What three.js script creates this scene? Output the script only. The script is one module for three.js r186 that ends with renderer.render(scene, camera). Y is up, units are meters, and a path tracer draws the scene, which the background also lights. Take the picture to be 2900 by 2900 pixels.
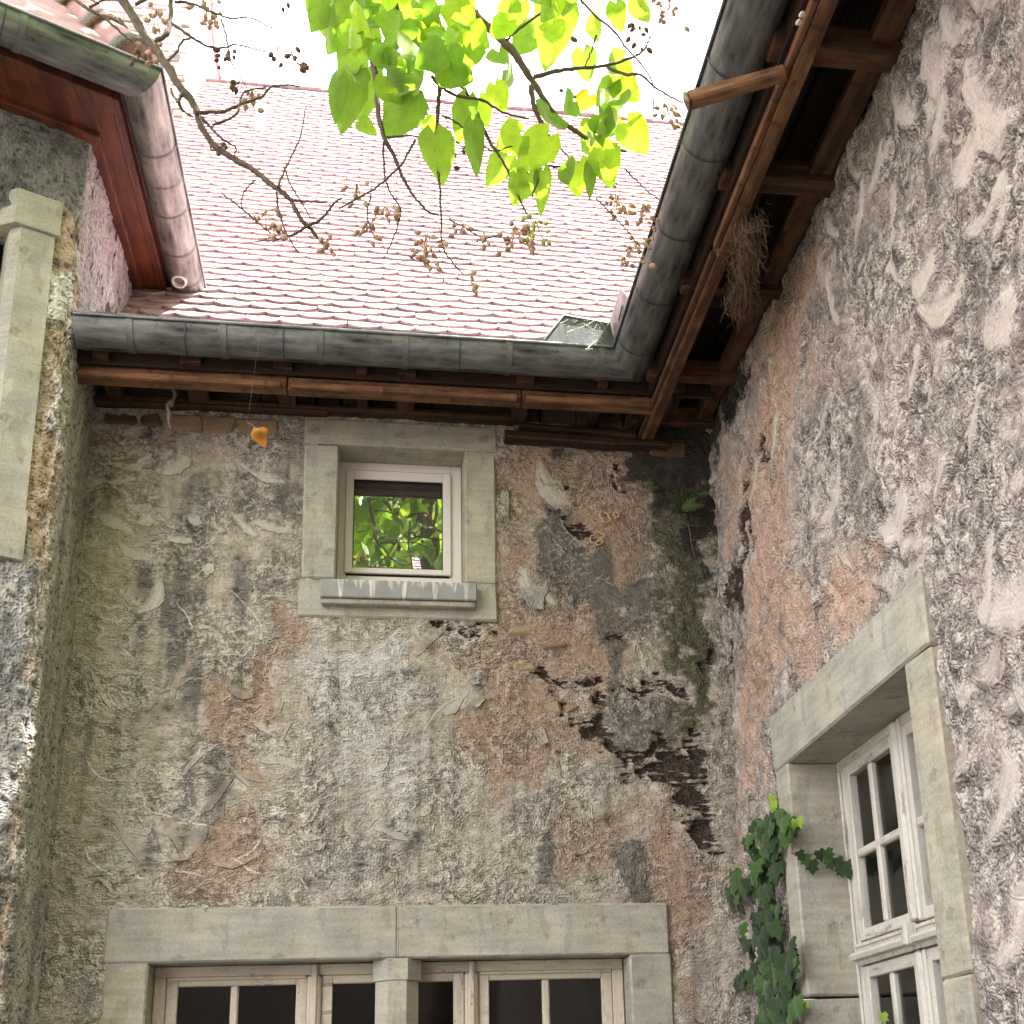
import * as THREE from 'three';
import { mergeGeometries, mergeVertices } from 'three/addons/utils/BufferGeometryUtils.js';

// ---------------------------------------------------------------- camera, sky, sun, exposure
const scene = new THREE.Scene();
const F = 3583.2, CX = 1666.8, CY = 1983.8;            // lens of the photograph, in its own pixels (2900 square, cut from a larger frame)
const camera = new THREE.PerspectiveCamera(2 * Math.atan(1984 / F) * 180 / Math.PI, 1, 0.05, 400);
camera.position.set(0, 1.6, 6.8);
camera.rotation.set(0.3061, -0.1744, -0.0377, 'YXZ');
camera.setViewOffset(3968, 3968, 1984 - CX, 1984 - CY, 2900, 2900);
camera.updateMatrixWorld(true);

const renderer = new THREE.WebGLRenderer();
renderer.setSize(1024, 1024);
renderer.toneMapping = THREE.LinearToneMapping;
renderer.toneMappingExposure = 5.8;
renderer.shadowMap.enabled = true;

const SUN = new THREE.Vector3(0.5, 1.2, 0.12).normalize();
{
  const w = 256, h = 128, d = new Float32Array(w * h * 4), v = new THREE.Vector3();
  for (let y = 0; y < h; y++) for (let x = 0; x < w; x++) {
    const el = ((y + 0.5) / h - 0.5) * Math.PI, az = ((x + 0.5) / w - 0.5) * 2 * Math.PI;
    v.set(Math.cos(el) * Math.cos(az), Math.sin(el), Math.cos(el) * Math.sin(az));
    const up = Math.max(0, v.y), glow = Math.pow(Math.max(0, v.dot(SUN)), 6);
    const a = Math.pow(1 - up, 2), c = 0.5 + 0.5 * Math.sin(az * 3 + 4 * Math.sin(el * 3 + az)) * Math.sin(el * 7 + 1.3 * Math.sin(az * 2));
    const L = 3.2 + 1.6 * a + 3.0 * glow + 0.8 * c, o = (y * w + x) * 4;
    d[o] = L * (0.985 + 0.02 * a); d[o + 1] = L * 0.99; d[o + 2] = L * (1.09 - 0.06 * a); d[o + 3] = 1;
    if (el < 0) { d[o] = 1.2; d[o + 1] = 1.15; d[o + 2] = 1.05; }
  }
  const t = new THREE.DataTexture(d, w, h, THREE.RGBAFormat, THREE.FloatType);
  t.mapping = THREE.EquirectangularReflectionMapping; t.magFilter = t.minFilter = THREE.LinearFilter; t.needsUpdate = true;
  scene.background = t; scene.environment = t; scene.environmentIntensity = 0.28; scene.backgroundIntensity = 0.28;
}
const sun = new THREE.DirectionalLight(new THREE.Color().setRGB(1, 0.955, 0.92), 5);
sun.position.copy(SUN).multiplyScalar(40); sun.target.position.set(0, 4, 0);
sun.castShadow = true; sun.shadow.radius = 1; sun.shadow.mapSize.set(4096, 4096);
Object.assign(sun.shadow.camera, { left: -16, right: 16, top: 16, bottom: -16, near: 1, far: 90 });
scene.add(sun, sun.target);

// ---------------------------------------------------------------- helpers
const V3 = (x, y, z) => new THREE.Vector3(x, y, z);
function rng(seed) { let s = seed >>> 0; return () => { s = (s + 0x6d2b79f5) >>> 0; let t = Math.imul(s ^ (s >>> 15), 1 | s); t = (t + Math.imul(t ^ (t >>> 7), 61 | t)) ^ t; return ((t ^ (t >>> 14)) >>> 0) / 4294967296; }; }
const clamp = (x, a = 0, b = 1) => Math.min(b, Math.max(a, x)), lerp = (a, b, t) => a + (b - a) * t;
const sstep = (a, b, x) => { const t = clamp((x - a) / (b - a)); return t * t * (3 - 2 * t); };
const taken = {};
function numbered(n) { taken[n] = (taken[n] ?? 0) + 1; return taken[n] === 1 ? n : n + '_' + String(taken[n] - 1).padStart(3, '0'); }
function thing(name, label, category, group) {
  const o = new THREE.Group(); o.name = numbered(name); o.userData = { label, category }; if (group) o.userData.group = group; scene.add(o); return o;
}
function mesh(name, geo, mat, parent, extra) {
  const m = new THREE.Mesh(geo, mat); m.name = parent === scene ? numbered(name) : name; m.castShadow = m.receiveShadow = true;
  if (extra) Object.assign(m.userData, extra); parent.add(m); return m;
}
function group(name, parent, extra) { const g = new THREE.Group(); g.name = name; if (extra) Object.assign(g.userData, extra); parent.add(g); return g; }
// measuring aid: where the sight line of a point of the photograph meets a plane of the place
const ROT = new THREE.Matrix4().makeRotationFromEuler(camera.rotation), EYE = camera.position.clone();
function sight(px, py) { return V3((px - CX) / F, -(py - CY) / F, -1).applyMatrix4(ROT); }
function onX(px, py, x) { const d = sight(px, py); return EYE.clone().addScaledVector(d, (x - EYE.x) / d.x); }
function onY(px, py, y) { const d = sight(px, py); return EYE.clone().addScaledVector(d, (y - EYE.y) / d.y); }
function onZ(px, py, z) { const d = sight(px, py); return EYE.clone().addScaledVector(d, (z - EYE.z) / d.z); }
const INV = ROT.clone().transpose();
function toPhoto(p) { const c = p.clone().sub(EYE).applyMatrix4(INV); return c.z > -0.1 ? null : [CX + F * c.x / -c.z, CY - F * c.y / -c.z]; }

// chamfered block with uv in metres
const CUBE = [[1, 2], [0, 2], [0, 1]];
function uvBox(g, s = 1, ou = 0, ov = 0, turn = false) {
  const p = g.attributes.position, n = g.attributes.normal, uv = new Float32Array(p.count * 2);
  for (let i = 0; i < p.count; i++) {
    const a = [Math.abs(n.getX(i)), Math.abs(n.getY(i)), Math.abs(n.getZ(i))], k = a.indexOf(Math.max(...a)), q = [p.getX(i), p.getY(i), p.getZ(i)];
    let u = k === 0 ? q[2] : q[0], v = k === 1 ? q[2] : q[1];
    if (turn) [u, v] = [v, u];
    uv[2 * i] = u * s + ou; uv[2 * i + 1] = v * s + ov;
  }
  g.setAttribute('uv', new THREE.BufferAttribute(uv, 2)); return g;
}
function flat(pos, idx) {
  let g = new THREE.BufferGeometry(); g.setAttribute('position', new THREE.Float32BufferAttribute(pos, 3)); if (idx) g.setIndex(idx);
  if (idx) g = g.toNonIndexed(); g.computeVertexNormals(); return g;
}
// a box given by its limits; b = chamfer, jit = unevenness of its corners
function block(x0, x1, y0, y1, z0, z1, { b = 0.006, jit = 0, r = null, s = 1, ou = 0, ov = 0, turn = false } = {}) {
  const X = [x0, x1], Y = [y0, y1], Z = [z0, z1], c = {};
  b = Math.min(b, (x1 - x0) / 3, (y1 - y0) / 3, (z1 - z0) / 3);
  for (let i = 0; i < 2; i++) for (let j = 0; j < 2; j++) for (let k = 0; k < 2; k++) {
    const q = () => r && jit ? (r() - 0.5) * 2 * jit : 0, P = [X[i] + q(), Y[j] + q(), Z[k] + q()], sx = i ? -b : b, sy = j ? -b : b, sz = k ? -b : b;
    c[`${i}${j}${k}`] = { x: [P[0], P[1] + sy, P[2] + sz], y: [P[0] + sx, P[1], P[2] + sz], z: [P[0] + sx, P[1] + sy, P[2]] };
  }
  const pos = [], ctr = [(x0 + x1) / 2, (y0 + y1) / 2, (z0 + z1) / 2];
  const tri = (a, b2, d) => {
    const e1 = [0, 1, 2].map((n) => b2[n] - a[n]), e2 = [0, 1, 2].map((n) => d[n] - a[n]);
    const nx = e1[1] * e2[2] - e1[2] * e2[1], ny = e1[2] * e2[0] - e1[0] * e2[2], nz = e1[0] * e2[1] - e1[1] * e2[0];
    const o = nx * (a[0] - ctr[0]) + ny * (a[1] - ctr[1]) + nz * (a[2] - ctr[2]);
    pos.push(...a, ...(o >= 0 ? b2 : d), ...(o >= 0 ? d : b2));
  };
  const quad = (a, b2, d, e) => { tri(a, b2, d); tri(a, d, e); };
  for (const i of [0, 1]) {
    quad(c[`${i}00`].x, c[`${i}10`].x, c[`${i}11`].x, c[`${i}01`].x); quad(c[`0${i}0`].y, c[`1${i}0`].y, c[`1${i}1`].y, c[`0${i}1`].y); quad(c[`00${i}`].z, c[`10${i}`].z, c[`11${i}`].z, c[`01${i}`].z);
    for (const j of [0, 1]) {
      quad(c[`${i}${j}0`].x, c[`${i}${j}0`].y, c[`${i}${j}1`].y, c[`${i}${j}1`].x); quad(c[`${i}0${j}`].x, c[`${i}0${j}`].z, c[`${i}1${j}`].z, c[`${i}1${j}`].x); quad(c[`0${i}${j}`].y, c[`0${i}${j}`].z, c[`1${i}${j}`].z, c[`1${i}${j}`].y);
      for (const k of [0, 1]) tri(c[`${i}${j}${k}`].x, c[`${i}${j}${k}`].y, c[`${i}${j}${k}`].z);
    }
  }
  return uvBox(flat(pos), s, ou, ov, turn);
}
// a long timber or bar from a to b, section w x h, up = which way h points
function bar(a, b, w, h, { up = V3(0, 1, 0), bevel = 0.004, jit = 0, r = null, ou = 0 } = {}) {
  const d = b.clone().sub(a), L = d.length(); d.normalize();
  const x = new THREE.Vector3().crossVectors(up, d).normalize(), y = new THREE.Vector3().crossVectors(d, x);
  const g = block(-w / 2, w / 2, -h / 2, h / 2, 0, L, { b: bevel, jit, r });
  const p = g.attributes.position, n = g.attributes.normal, uv = g.attributes.uv;
  for (let i = 0; i < p.count; i++) { const ny = Math.abs(n.getY(i)); uv.setXY(i, (ny > 0.7 ? p.getX(i) : p.getY(i)) + ou, p.getZ(i) + ou * 3.7); }
  return g.applyMatrix4(new THREE.Matrix4().makeBasis(x, y, d).setPosition(a));
}
// a tapering tube through points; radii per point
function tube(pts, radii, sides = 6, { cap = true, rough = 0, r = null } = {}) {
  const pos = [], uv = [], idx = []; let nrm = V3(0.31, 0.2, 0.93), len = 0;
  for (let i = 0; i < pts.length; i++) {
    const t = pts[Math.min(i + 1, pts.length - 1)].clone().sub(pts[Math.max(i - 1, 0)]).normalize();
    nrm.addScaledVector(t, -nrm.dot(t)); if (nrm.lengthSq() < 1e-6) nrm.set(1, 0.1, 0).addScaledVector(t, -t.x); nrm.normalize();
    const bi = new THREE.Vector3().crossVectors(t, nrm); if (i) len += pts[i].distanceTo(pts[i - 1]);
    for (let k = 0; k <= sides; k++) {
      const a = k / sides * 2 * Math.PI, R = radii[i] * (1 + (rough && r && k < sides ? (r() - 0.5) * rough : 0));
      pos.push(pts[i].x + (nrm.x * Math.cos(a) + bi.x * Math.sin(a)) * R, pts[i].y + (nrm.y * Math.cos(a) + bi.y * Math.sin(a)) * R, pts[i].z + (nrm.z * Math.cos(a) + bi.z * Math.sin(a)) * R);
      uv.push(k / sides, len * 4);
    }
  }
  const m = sides + 1;
  for (let i = 0; i < pts.length - 1; i++) for (let k = 0; k < sides; k++) { const a = i * m + k; idx.push(a, a + 1, a + m, a + 1, a + m + 1, a + m); }
  if (cap) for (const e of [0, pts.length - 1]) { const c = pos.length / 3; pos.push(pts[e].x, pts[e].y, pts[e].z); uv.push(0.5, 0); for (let k = 0; k < sides; k++) e ? idx.push(c, e * m + k, e * m + k + 1) : idx.push(c, k + 1, k); }
  const g = new THREE.BufferGeometry(); g.setAttribute('position', new THREE.Float32BufferAttribute(pos, 3)); g.setAttribute('uv', new THREE.Float32BufferAttribute(uv, 2)); g.setIndex(idx); g.computeVertexNormals(); return g;
}
function smoothPath(pts, n) { const c = new THREE.CatmullRomCurve3(pts, false, 'centripetal'); return c.getPoints(n); }
// a profile [[outwards, up], ...] carried along a plan line [[x, z], ...] with mitred corners; outwards is to the right of the walk
function sweep(path, y, prof, { close = false, step = 0, wob = 0, r = null } = {}) {
  let P = path.map(([x, z]) => new THREE.Vector2(x, z));
  const N = P.map((p, i) => {
    const a = i ? p.clone().sub(P[i - 1]).normalize() : null, b = i < P.length - 1 ? P[i + 1].clone().sub(p).normalize() : null;
    const na = a && new THREE.Vector2(-a.y, a.x), nb = b && new THREE.Vector2(-b.y, b.x);
    if (!na) return nb; if (!nb) return na;
    const m = na.clone().add(nb).normalize(); return m.multiplyScalar(1 / m.dot(na));
  });
  if (step) { const P2 = [P[0]], N2 = [N[0]]; for (let i = 1; i < P.length; i++) { const n = Math.max(1, Math.round(P[i].distanceTo(P[i - 1]) / step)); for (let k = 1; k <= n; k++) { P2.push(P[i - 1].clone().lerp(P[i], k / n)); N2.push(N[i - 1].clone().lerp(N[i], k / n)); } } P = P2; N.splice(0, N.length, ...N2); }
  const pos = [], uv = [], idx = [], m = prof.length; let len = 0, pl = [0];
  for (let k = 1; k < m; k++) pl.push(pl[k - 1] + Math.hypot(prof[k][0] - prof[k - 1][0], prof[k][1] - prof[k - 1][1]));
  P.forEach((p, i) => {
    if (i) len += p.distanceTo(P[i - 1]);
    const dy = wob && r ? (r() - 0.5) * wob : 0;
    prof.forEach(([o, h], k) => { pos.push(p.x + N[i].x * o, y + h + dy, p.y + N[i].y * o); uv.push(pl[k], len); });
  });
  for (let i = 0; i < P.length - 1; i++) for (let k = 0; k < m - 1; k++) { const a = i * m + k; idx.push(a, a + m, a + 1, a + 1, a + m, a + m + 1); }
  const g = new THREE.BufferGeometry(); g.setAttribute('position', new THREE.Float32BufferAttribute(pos, 3)); g.setAttribute('uv', new THREE.Float32BufferAttribute(uv, 2)); g.setIndex(idx); g.computeVertexNormals(); return g;
}
const prism = (poly, y0, y1) => {   // plan polygon extruded upwards
  const s = new THREE.Shape(poly.map(([x, z]) => new THREE.Vector2(x, -z))), g = new THREE.ExtrudeGeometry(s, { depth: y1 - y0, bevelEnabled: true, bevelSize: 0.004, bevelThickness: 0.004, bevelSegments: 1 });
  g.rotateX(-Math.PI / 2).translate(0, y0, 0); g.computeVertexNormals(); return uvBox(g);
};

// ---------------------------------------------------------------- noise and textures
const NT = 512;
function noiseTile(seed, f0, oct, gain = 0.5, ridged = false) {
  const r = rng(seed), out = new Float32Array(NT * NT); let amp = 1, f = f0, tot = 0;
  for (let o = 0; o < oct; o++, f *= 2, amp *= gain) {
    const ang = new Float32Array(f * f); for (let i = 0; i < f * f; i++) ang[i] = r() * Math.PI * 2;
    const ca = ang.map(Math.cos), sa = ang.map(Math.sin); tot += amp;
    for (let y = 0; y < NT; y++) { const fy = y / NT * f, iy = Math.floor(fy), ty = fy - iy, y1 = (iy + 1) % f, wy = ty * ty * ty * (ty * (ty * 6 - 15) + 10);
      for (let x = 0; x < NT; x++) { const fx = x / NT * f, ix = Math.floor(fx), tx = fx - ix, x1 = (ix + 1) % f, wx = tx * tx * tx * (tx * (tx * 6 - 15) + 10);
        const g = (X, Y, dx, dy) => ca[Y * f + X] * dx + sa[Y * f + X] * dy;
        let v = lerp(lerp(g(ix, iy, tx, ty), g(x1, iy, tx - 1, ty), wx), lerp(g(ix, y1, tx, ty - 1), g(x1, y1, tx - 1, ty - 1), wx), wy) * 1.5;
        if (ridged) v = 1 - 2 * Math.abs(v) * 1.3 - 0.45;
        out[y * NT + x] += v * amp;
      } }
  }
  let m = 0, s = 0; for (const v of out) m += v; m /= out.length; for (const v of out) s += (v - m) ** 2; s = Math.sqrt(s / out.length);
  for (let i = 0; i < out.length; i++) out[i] = (out[i] - m) / s;   // mean 0, deviation 1
  return out;
}
const N1 = noiseTile(11, 4, 6), N2 = noiseTile(23, 4, 7, 0.62), NR = noiseTile(37, 6, 5, 0.55, true), NW = noiseTile(51, 9, 3, 0.45, true), NG = noiseTile(67, 32, 4, 0.75);
const N3 = noiseTile(83, 16, 5, 0.72), NR3 = noiseTile(97, 18, 4, 0.6, true), NW3 = noiseTile(101, 36, 3, 0.45, true);
function S(t, u, v) {
  u = (u - Math.floor(u)) * NT; v = (v - Math.floor(v)) * NT;
  const x = Math.floor(u), y = Math.floor(v), a = u - x, b = v - y, x1 = (x + 1) & 511, X = x & 511, Y = (y & 511) * NT, Y1 = ((y + 1) & 511) * NT;
  return (t[Y + X] * (1 - a) + t[Y + x1] * a) * (1 - b) + (t[Y1 + X] * (1 - a) + t[Y1 + x1] * a) * b;
}
const LUT = new Uint8Array(4097); for (let i = 0; i <= 4096; i++) { const c = i / 4096; LUT[i] = Math.round(255 * (c <= 0.0031308 ? 12.92 * c : 1.055 * Math.pow(c, 1 / 2.4) - 0.055)); }
const enc = (c) => LUT[Math.round(clamp(c) * 4096)];
function tex(d, w, h, srgb, repeat = true) {
  const t = new THREE.DataTexture(d, w, h, THREE.RGBAFormat); t.magFilter = t.minFilter = THREE.LinearFilter;
  if (repeat) t.wrapS = t.wrapT = THREE.RepeatWrapping; if (srgb) t.colorSpace = THREE.SRGBColorSpace; t.needsUpdate = true; return t;
}
// fn(u, v) -> [r, g, b, height 0..1], u and v 0..1; returns the colour map and the relief map
function paint(w, h, fn) {
  const c = new Uint8Array(w * h * 4), b = new Uint8Array(w * h * 4);
  for (let y = 0, o = 0; y < h; y++) for (let x = 0; x < w; x++, o += 4) {
    const [r, g, bl, hh] = fn((x + 0.5) / w, (y + 0.5) / h);
    c[o] = enc(r); c[o + 1] = enc(g); c[o + 2] = enc(bl); c[o + 3] = 255; b[o] = b[o + 1] = b[o + 2] = Math.round(clamp(hh) * 255); b[o + 3] = 255;
  }
  return [tex(c, w, h, true), tex(b, w, h, false)];
}
const std = (o) => new THREE.MeshStandardMaterial({ side: THREE.DoubleSide, ...o });
const per = (t, k) => { t.repeat.set(k, k); return t; };

// sandstone: greenish grey, faintly bedded, tooled, stained
const [stoneC, stoneB] = paint(1024, 1024, (u, v) => {
  const m = S(N1, u, v), f = S(NG, u * 2, v * 2), bed = S(N1, u * 1 + 0.3, v * 7), st = S(N2, u * 3, v * 1 + 0.4);
  let k = 1 + 0.055 * m + 0.05 * f + 0.05 * bed; const spot = sstep(1.7, 2.3, S(N2, u * 2 + 0.2, v * 2 + 0.7)), dk = sstep(0.6, 2.2, st + 0.4 * m);
  k *= 1 - 0.28 * spot; k *= 1 - 0.20 * dk; k *= 1 + 0.03 * Math.sin((u * 3 + v) * 180 + 2 * m) * sstep(-.2, .8, S(N1, u + .7, v + .4));
  const warm = 0.5 + 0.5 * clamp(S(N1, u + 0.6, v + 0.15) * 0.6, -1, 1);
  return [lerp(0.335, 0.375, warm) * k, lerp(0.325, 0.342, warm) * k, lerp(0.275, 0.265, warm) * k, 0.5 + 0.08 * f + 0.05 * bed - 0.2 * spot];
});
const stoneMat = std({ map: stoneC, bumpMap: stoneB, bumpScale: 0.004, roughness: 0.92 });
const stoneWarm = stoneMat.clone(); stoneWarm.color.setRGB(.98, 0.95, 0.90);
const stoneCool = stoneMat.clone(); stoneCool.color.setRGB(0.9, 0.91, 0.92);
// timber, grain along v
function woodTex(seed, a, b, dark) {
  const r0 = seed * 0.137;
  return paint(512, 1024, (u, v) => {
    const g = S(N1, u * 3 + r0, v * 0.35), f = S(N2, u * 9 + r0, v * 0.6), w = S(N2, u * 1.5 + 0.5, v * 1.2 + r0), crack = sstep(1.7, 2.3, S(NR, u * 5 + r0, v * 0.25)), kn = sstep(2.0, 2.6, S(N1, u * 2 + r0, v * 2 + 0.3));
    let k = clamp(0.42 + 0.2 * g + 0.16 * f + 0.2 * w); const d = 1 - dark * crack - 0.45 * kn;
    return [lerp(a[0], b[0], k) * d, lerp(a[1], b[1], k) * d, lerp(a[2], b[2], k) * d, 0.55 + 0.12 * g + 0.1 * f - 0.45 * crack];
  });
}
const [wA, wAb] = woodTex(1, [0.11, 0.045, 0.017], [0.38, 0.18, 0.075], 0.7);
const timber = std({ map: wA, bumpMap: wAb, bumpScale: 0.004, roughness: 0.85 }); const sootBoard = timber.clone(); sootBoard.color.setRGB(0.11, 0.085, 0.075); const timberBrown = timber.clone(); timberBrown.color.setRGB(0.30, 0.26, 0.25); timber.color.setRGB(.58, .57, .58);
const timberDark = timber.clone(); timberDark.color.setRGB(0.2, 0.165, 0.155);
const [wB, wBb] = woodTex(5, [0.10, 0.022, 0.008], [0.24, 0.062, 0.02], 0.35);
const brownBoard = std({ map: wB, bumpMap: wBb, bumpScale: 0.002, roughness: 0.55 }); brownBoard.color.setRGB(.55, .56, .6);
const [wC, wCb] = woodTex(9, [0.16, 0.12, 0.085], [0.36, 0.27, 0.19], 0.6);
const greyWood = std({ map: wC, bumpMap: wCb, bumpScale: 0.004, roughness: 0.9 });
// old cream paint on window timber
const [pA, pAb] = paint(512, 512, (u, v) => {
  const g = S(N1, u * 4, v * 0.7), f = S(NG, u, v), chip = 0.75 * sstep(1.5, 2.1, S(N2, u * 7, v * 0.9) + 0.35 * f + 0.3 * g), dirt = sstep(0.2, 2.4, S(N2, u * 3 + 0.5, v * 0.9));
  const k = 1 + 0.04 * g + 0.03 * f - 0.2 * dirt; return [lerp(0.60, 0.24, chip) * k, lerp(0.54, 0.18, chip) * k, lerp(0.43, 0.12, chip) * k, 0.7 - 0.5 * chip + 0.06 * g];
});
const creamPaint = std({ color: new THREE.Color().setRGB(.85, .84, .82), map: pA, bumpMap: pAb, bumpScale: 0.002, roughness: 0.6 });
const whitePaint = creamPaint.clone(); whitePaint.color.setRGB(.86, .90, .98);
const plasticFrame = std({ color: new THREE.Color().setRGB(0.68, 0.63, 0.57), roughness: 0.4 });
// zinc
const [zA, zAb] = paint(512, 512, (u, v) => {
  const m = S(N1, u * 2, v), f = S(N2, u * 8, v * 1.2), sp = sstep(1.6, 2.2, S(N2, u * 3 + 0.2, v * 3)), k = 1 + 0.17 * m + 0.15 * f - 0.4 * sp;
  return [0.165 * k, 0.17 * k, 0.172 * k, 0.5 + 0.06 * m];
});
const zinc = std({ map: zA, bumpMap: zAb, bumpScale: 0.002, roughness: 0.48, metalness: 0.55 });
const zincBrown = zinc.clone(); zincBrown.color.setRGB(1.25, 1.12, 1.02);
const zincDark = zinc.clone(); zincDark.color.setRGB(0.5, 0.5, 0.52);
// roof tile clay
const [tA, tAb] = paint(512, 512, (u, v) => {
  const m = S(N1, u * 2, v * 2), f = S(NG, u * 2, v * 2), l = sstep(1.2, 2.0, S(N2, u * 2 + 0.3, v * 2)), k = 1 + 0.10 * m + 0.07 * f;
  return [lerp(0.40, 0.39, l) * k, lerp(0.28, 0.335, l) * k, lerp(0.285, 0.32, l) * k, 0.5 + 0.12 * f];
});
const clay = [[1, 1, 1], [1.08, 0.98, 0.94], [0.84, 0.82, 0.86], [1.06, 1.16, 1.2], [0.75, 0.8, 0.85]].map(([r, g, b]) => { const m = std({ map: tA, bumpMap: tAb, bumpScale: 0.002, roughness: 0.45 }); m.color.setRGB(r, g, b); return m; });
const clayRed = std({ map: tA, bumpMap: tAb, bumpScale: 0.003, roughness: 0.85 }); clayRed.color.setRGB(0.75, 0.55, 0.5);
const mortar = std({ map: stoneC, bumpMap: stoneB, bumpScale: 0.02, roughness: 1 }); mortar.color.setRGB(0.62, 0.6, 0.62);
const limeWash = std({ map: stoneC, bumpMap: stoneB, bumpScale: 0.02, roughness: 1 }); limeWash.color.setRGB(1.9, 1.95, 2.3);
const rubble = std({ map: stoneC, bumpMap: stoneB, bumpScale: 0.01, roughness: 1 }); rubble.color.setRGB(1.5, 1.42, 1.6);
const stoneBare = stoneMat.clone(); stoneBare.color.setRGB(.84, .72, .54); const stoneBrown = stoneMat.clone(); stoneBrown.color.setRGB(.75, .52, .40); const brickDark = stoneMat.clone(); brickDark.color.setRGB(.30, .20, .15);
const flakeMat = std({ map: stoneC, bumpMap: stoneB, bumpScale: .02, roughness: 1 }); flakeMat.color.setRGB(1.0, 1.0, 1.1);
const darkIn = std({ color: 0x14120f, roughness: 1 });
const pane = new THREE.MeshPhysicalMaterial({ color: 0xffffff, transmission: 1, thickness: 0, roughness: 0.03, ior: 1.5, side: THREE.DoubleSide });
const coatedPane = new THREE.MeshPhysicalMaterial({ color: new THREE.Color().setRGB(.34, .35, .34), metalness: .9, roughness: 0, side: THREE.DoubleSide });
// bark
const [bA, bAb] = paint(256, 512, (u, v) => { const m = S(NR, u * 2, v * 0.7), f = S(NG, u, v); const k = 1 + 0.16 * m + 0.12 * f; return [0.17 * k, 0.125 * k, 0.095 * k, 0.5 + 0.15 * m + 0.1 * f]; });
const bark = std({ map: bA, bumpMap: bAb, bumpScale: 0.004, roughness: 0.9 });

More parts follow.
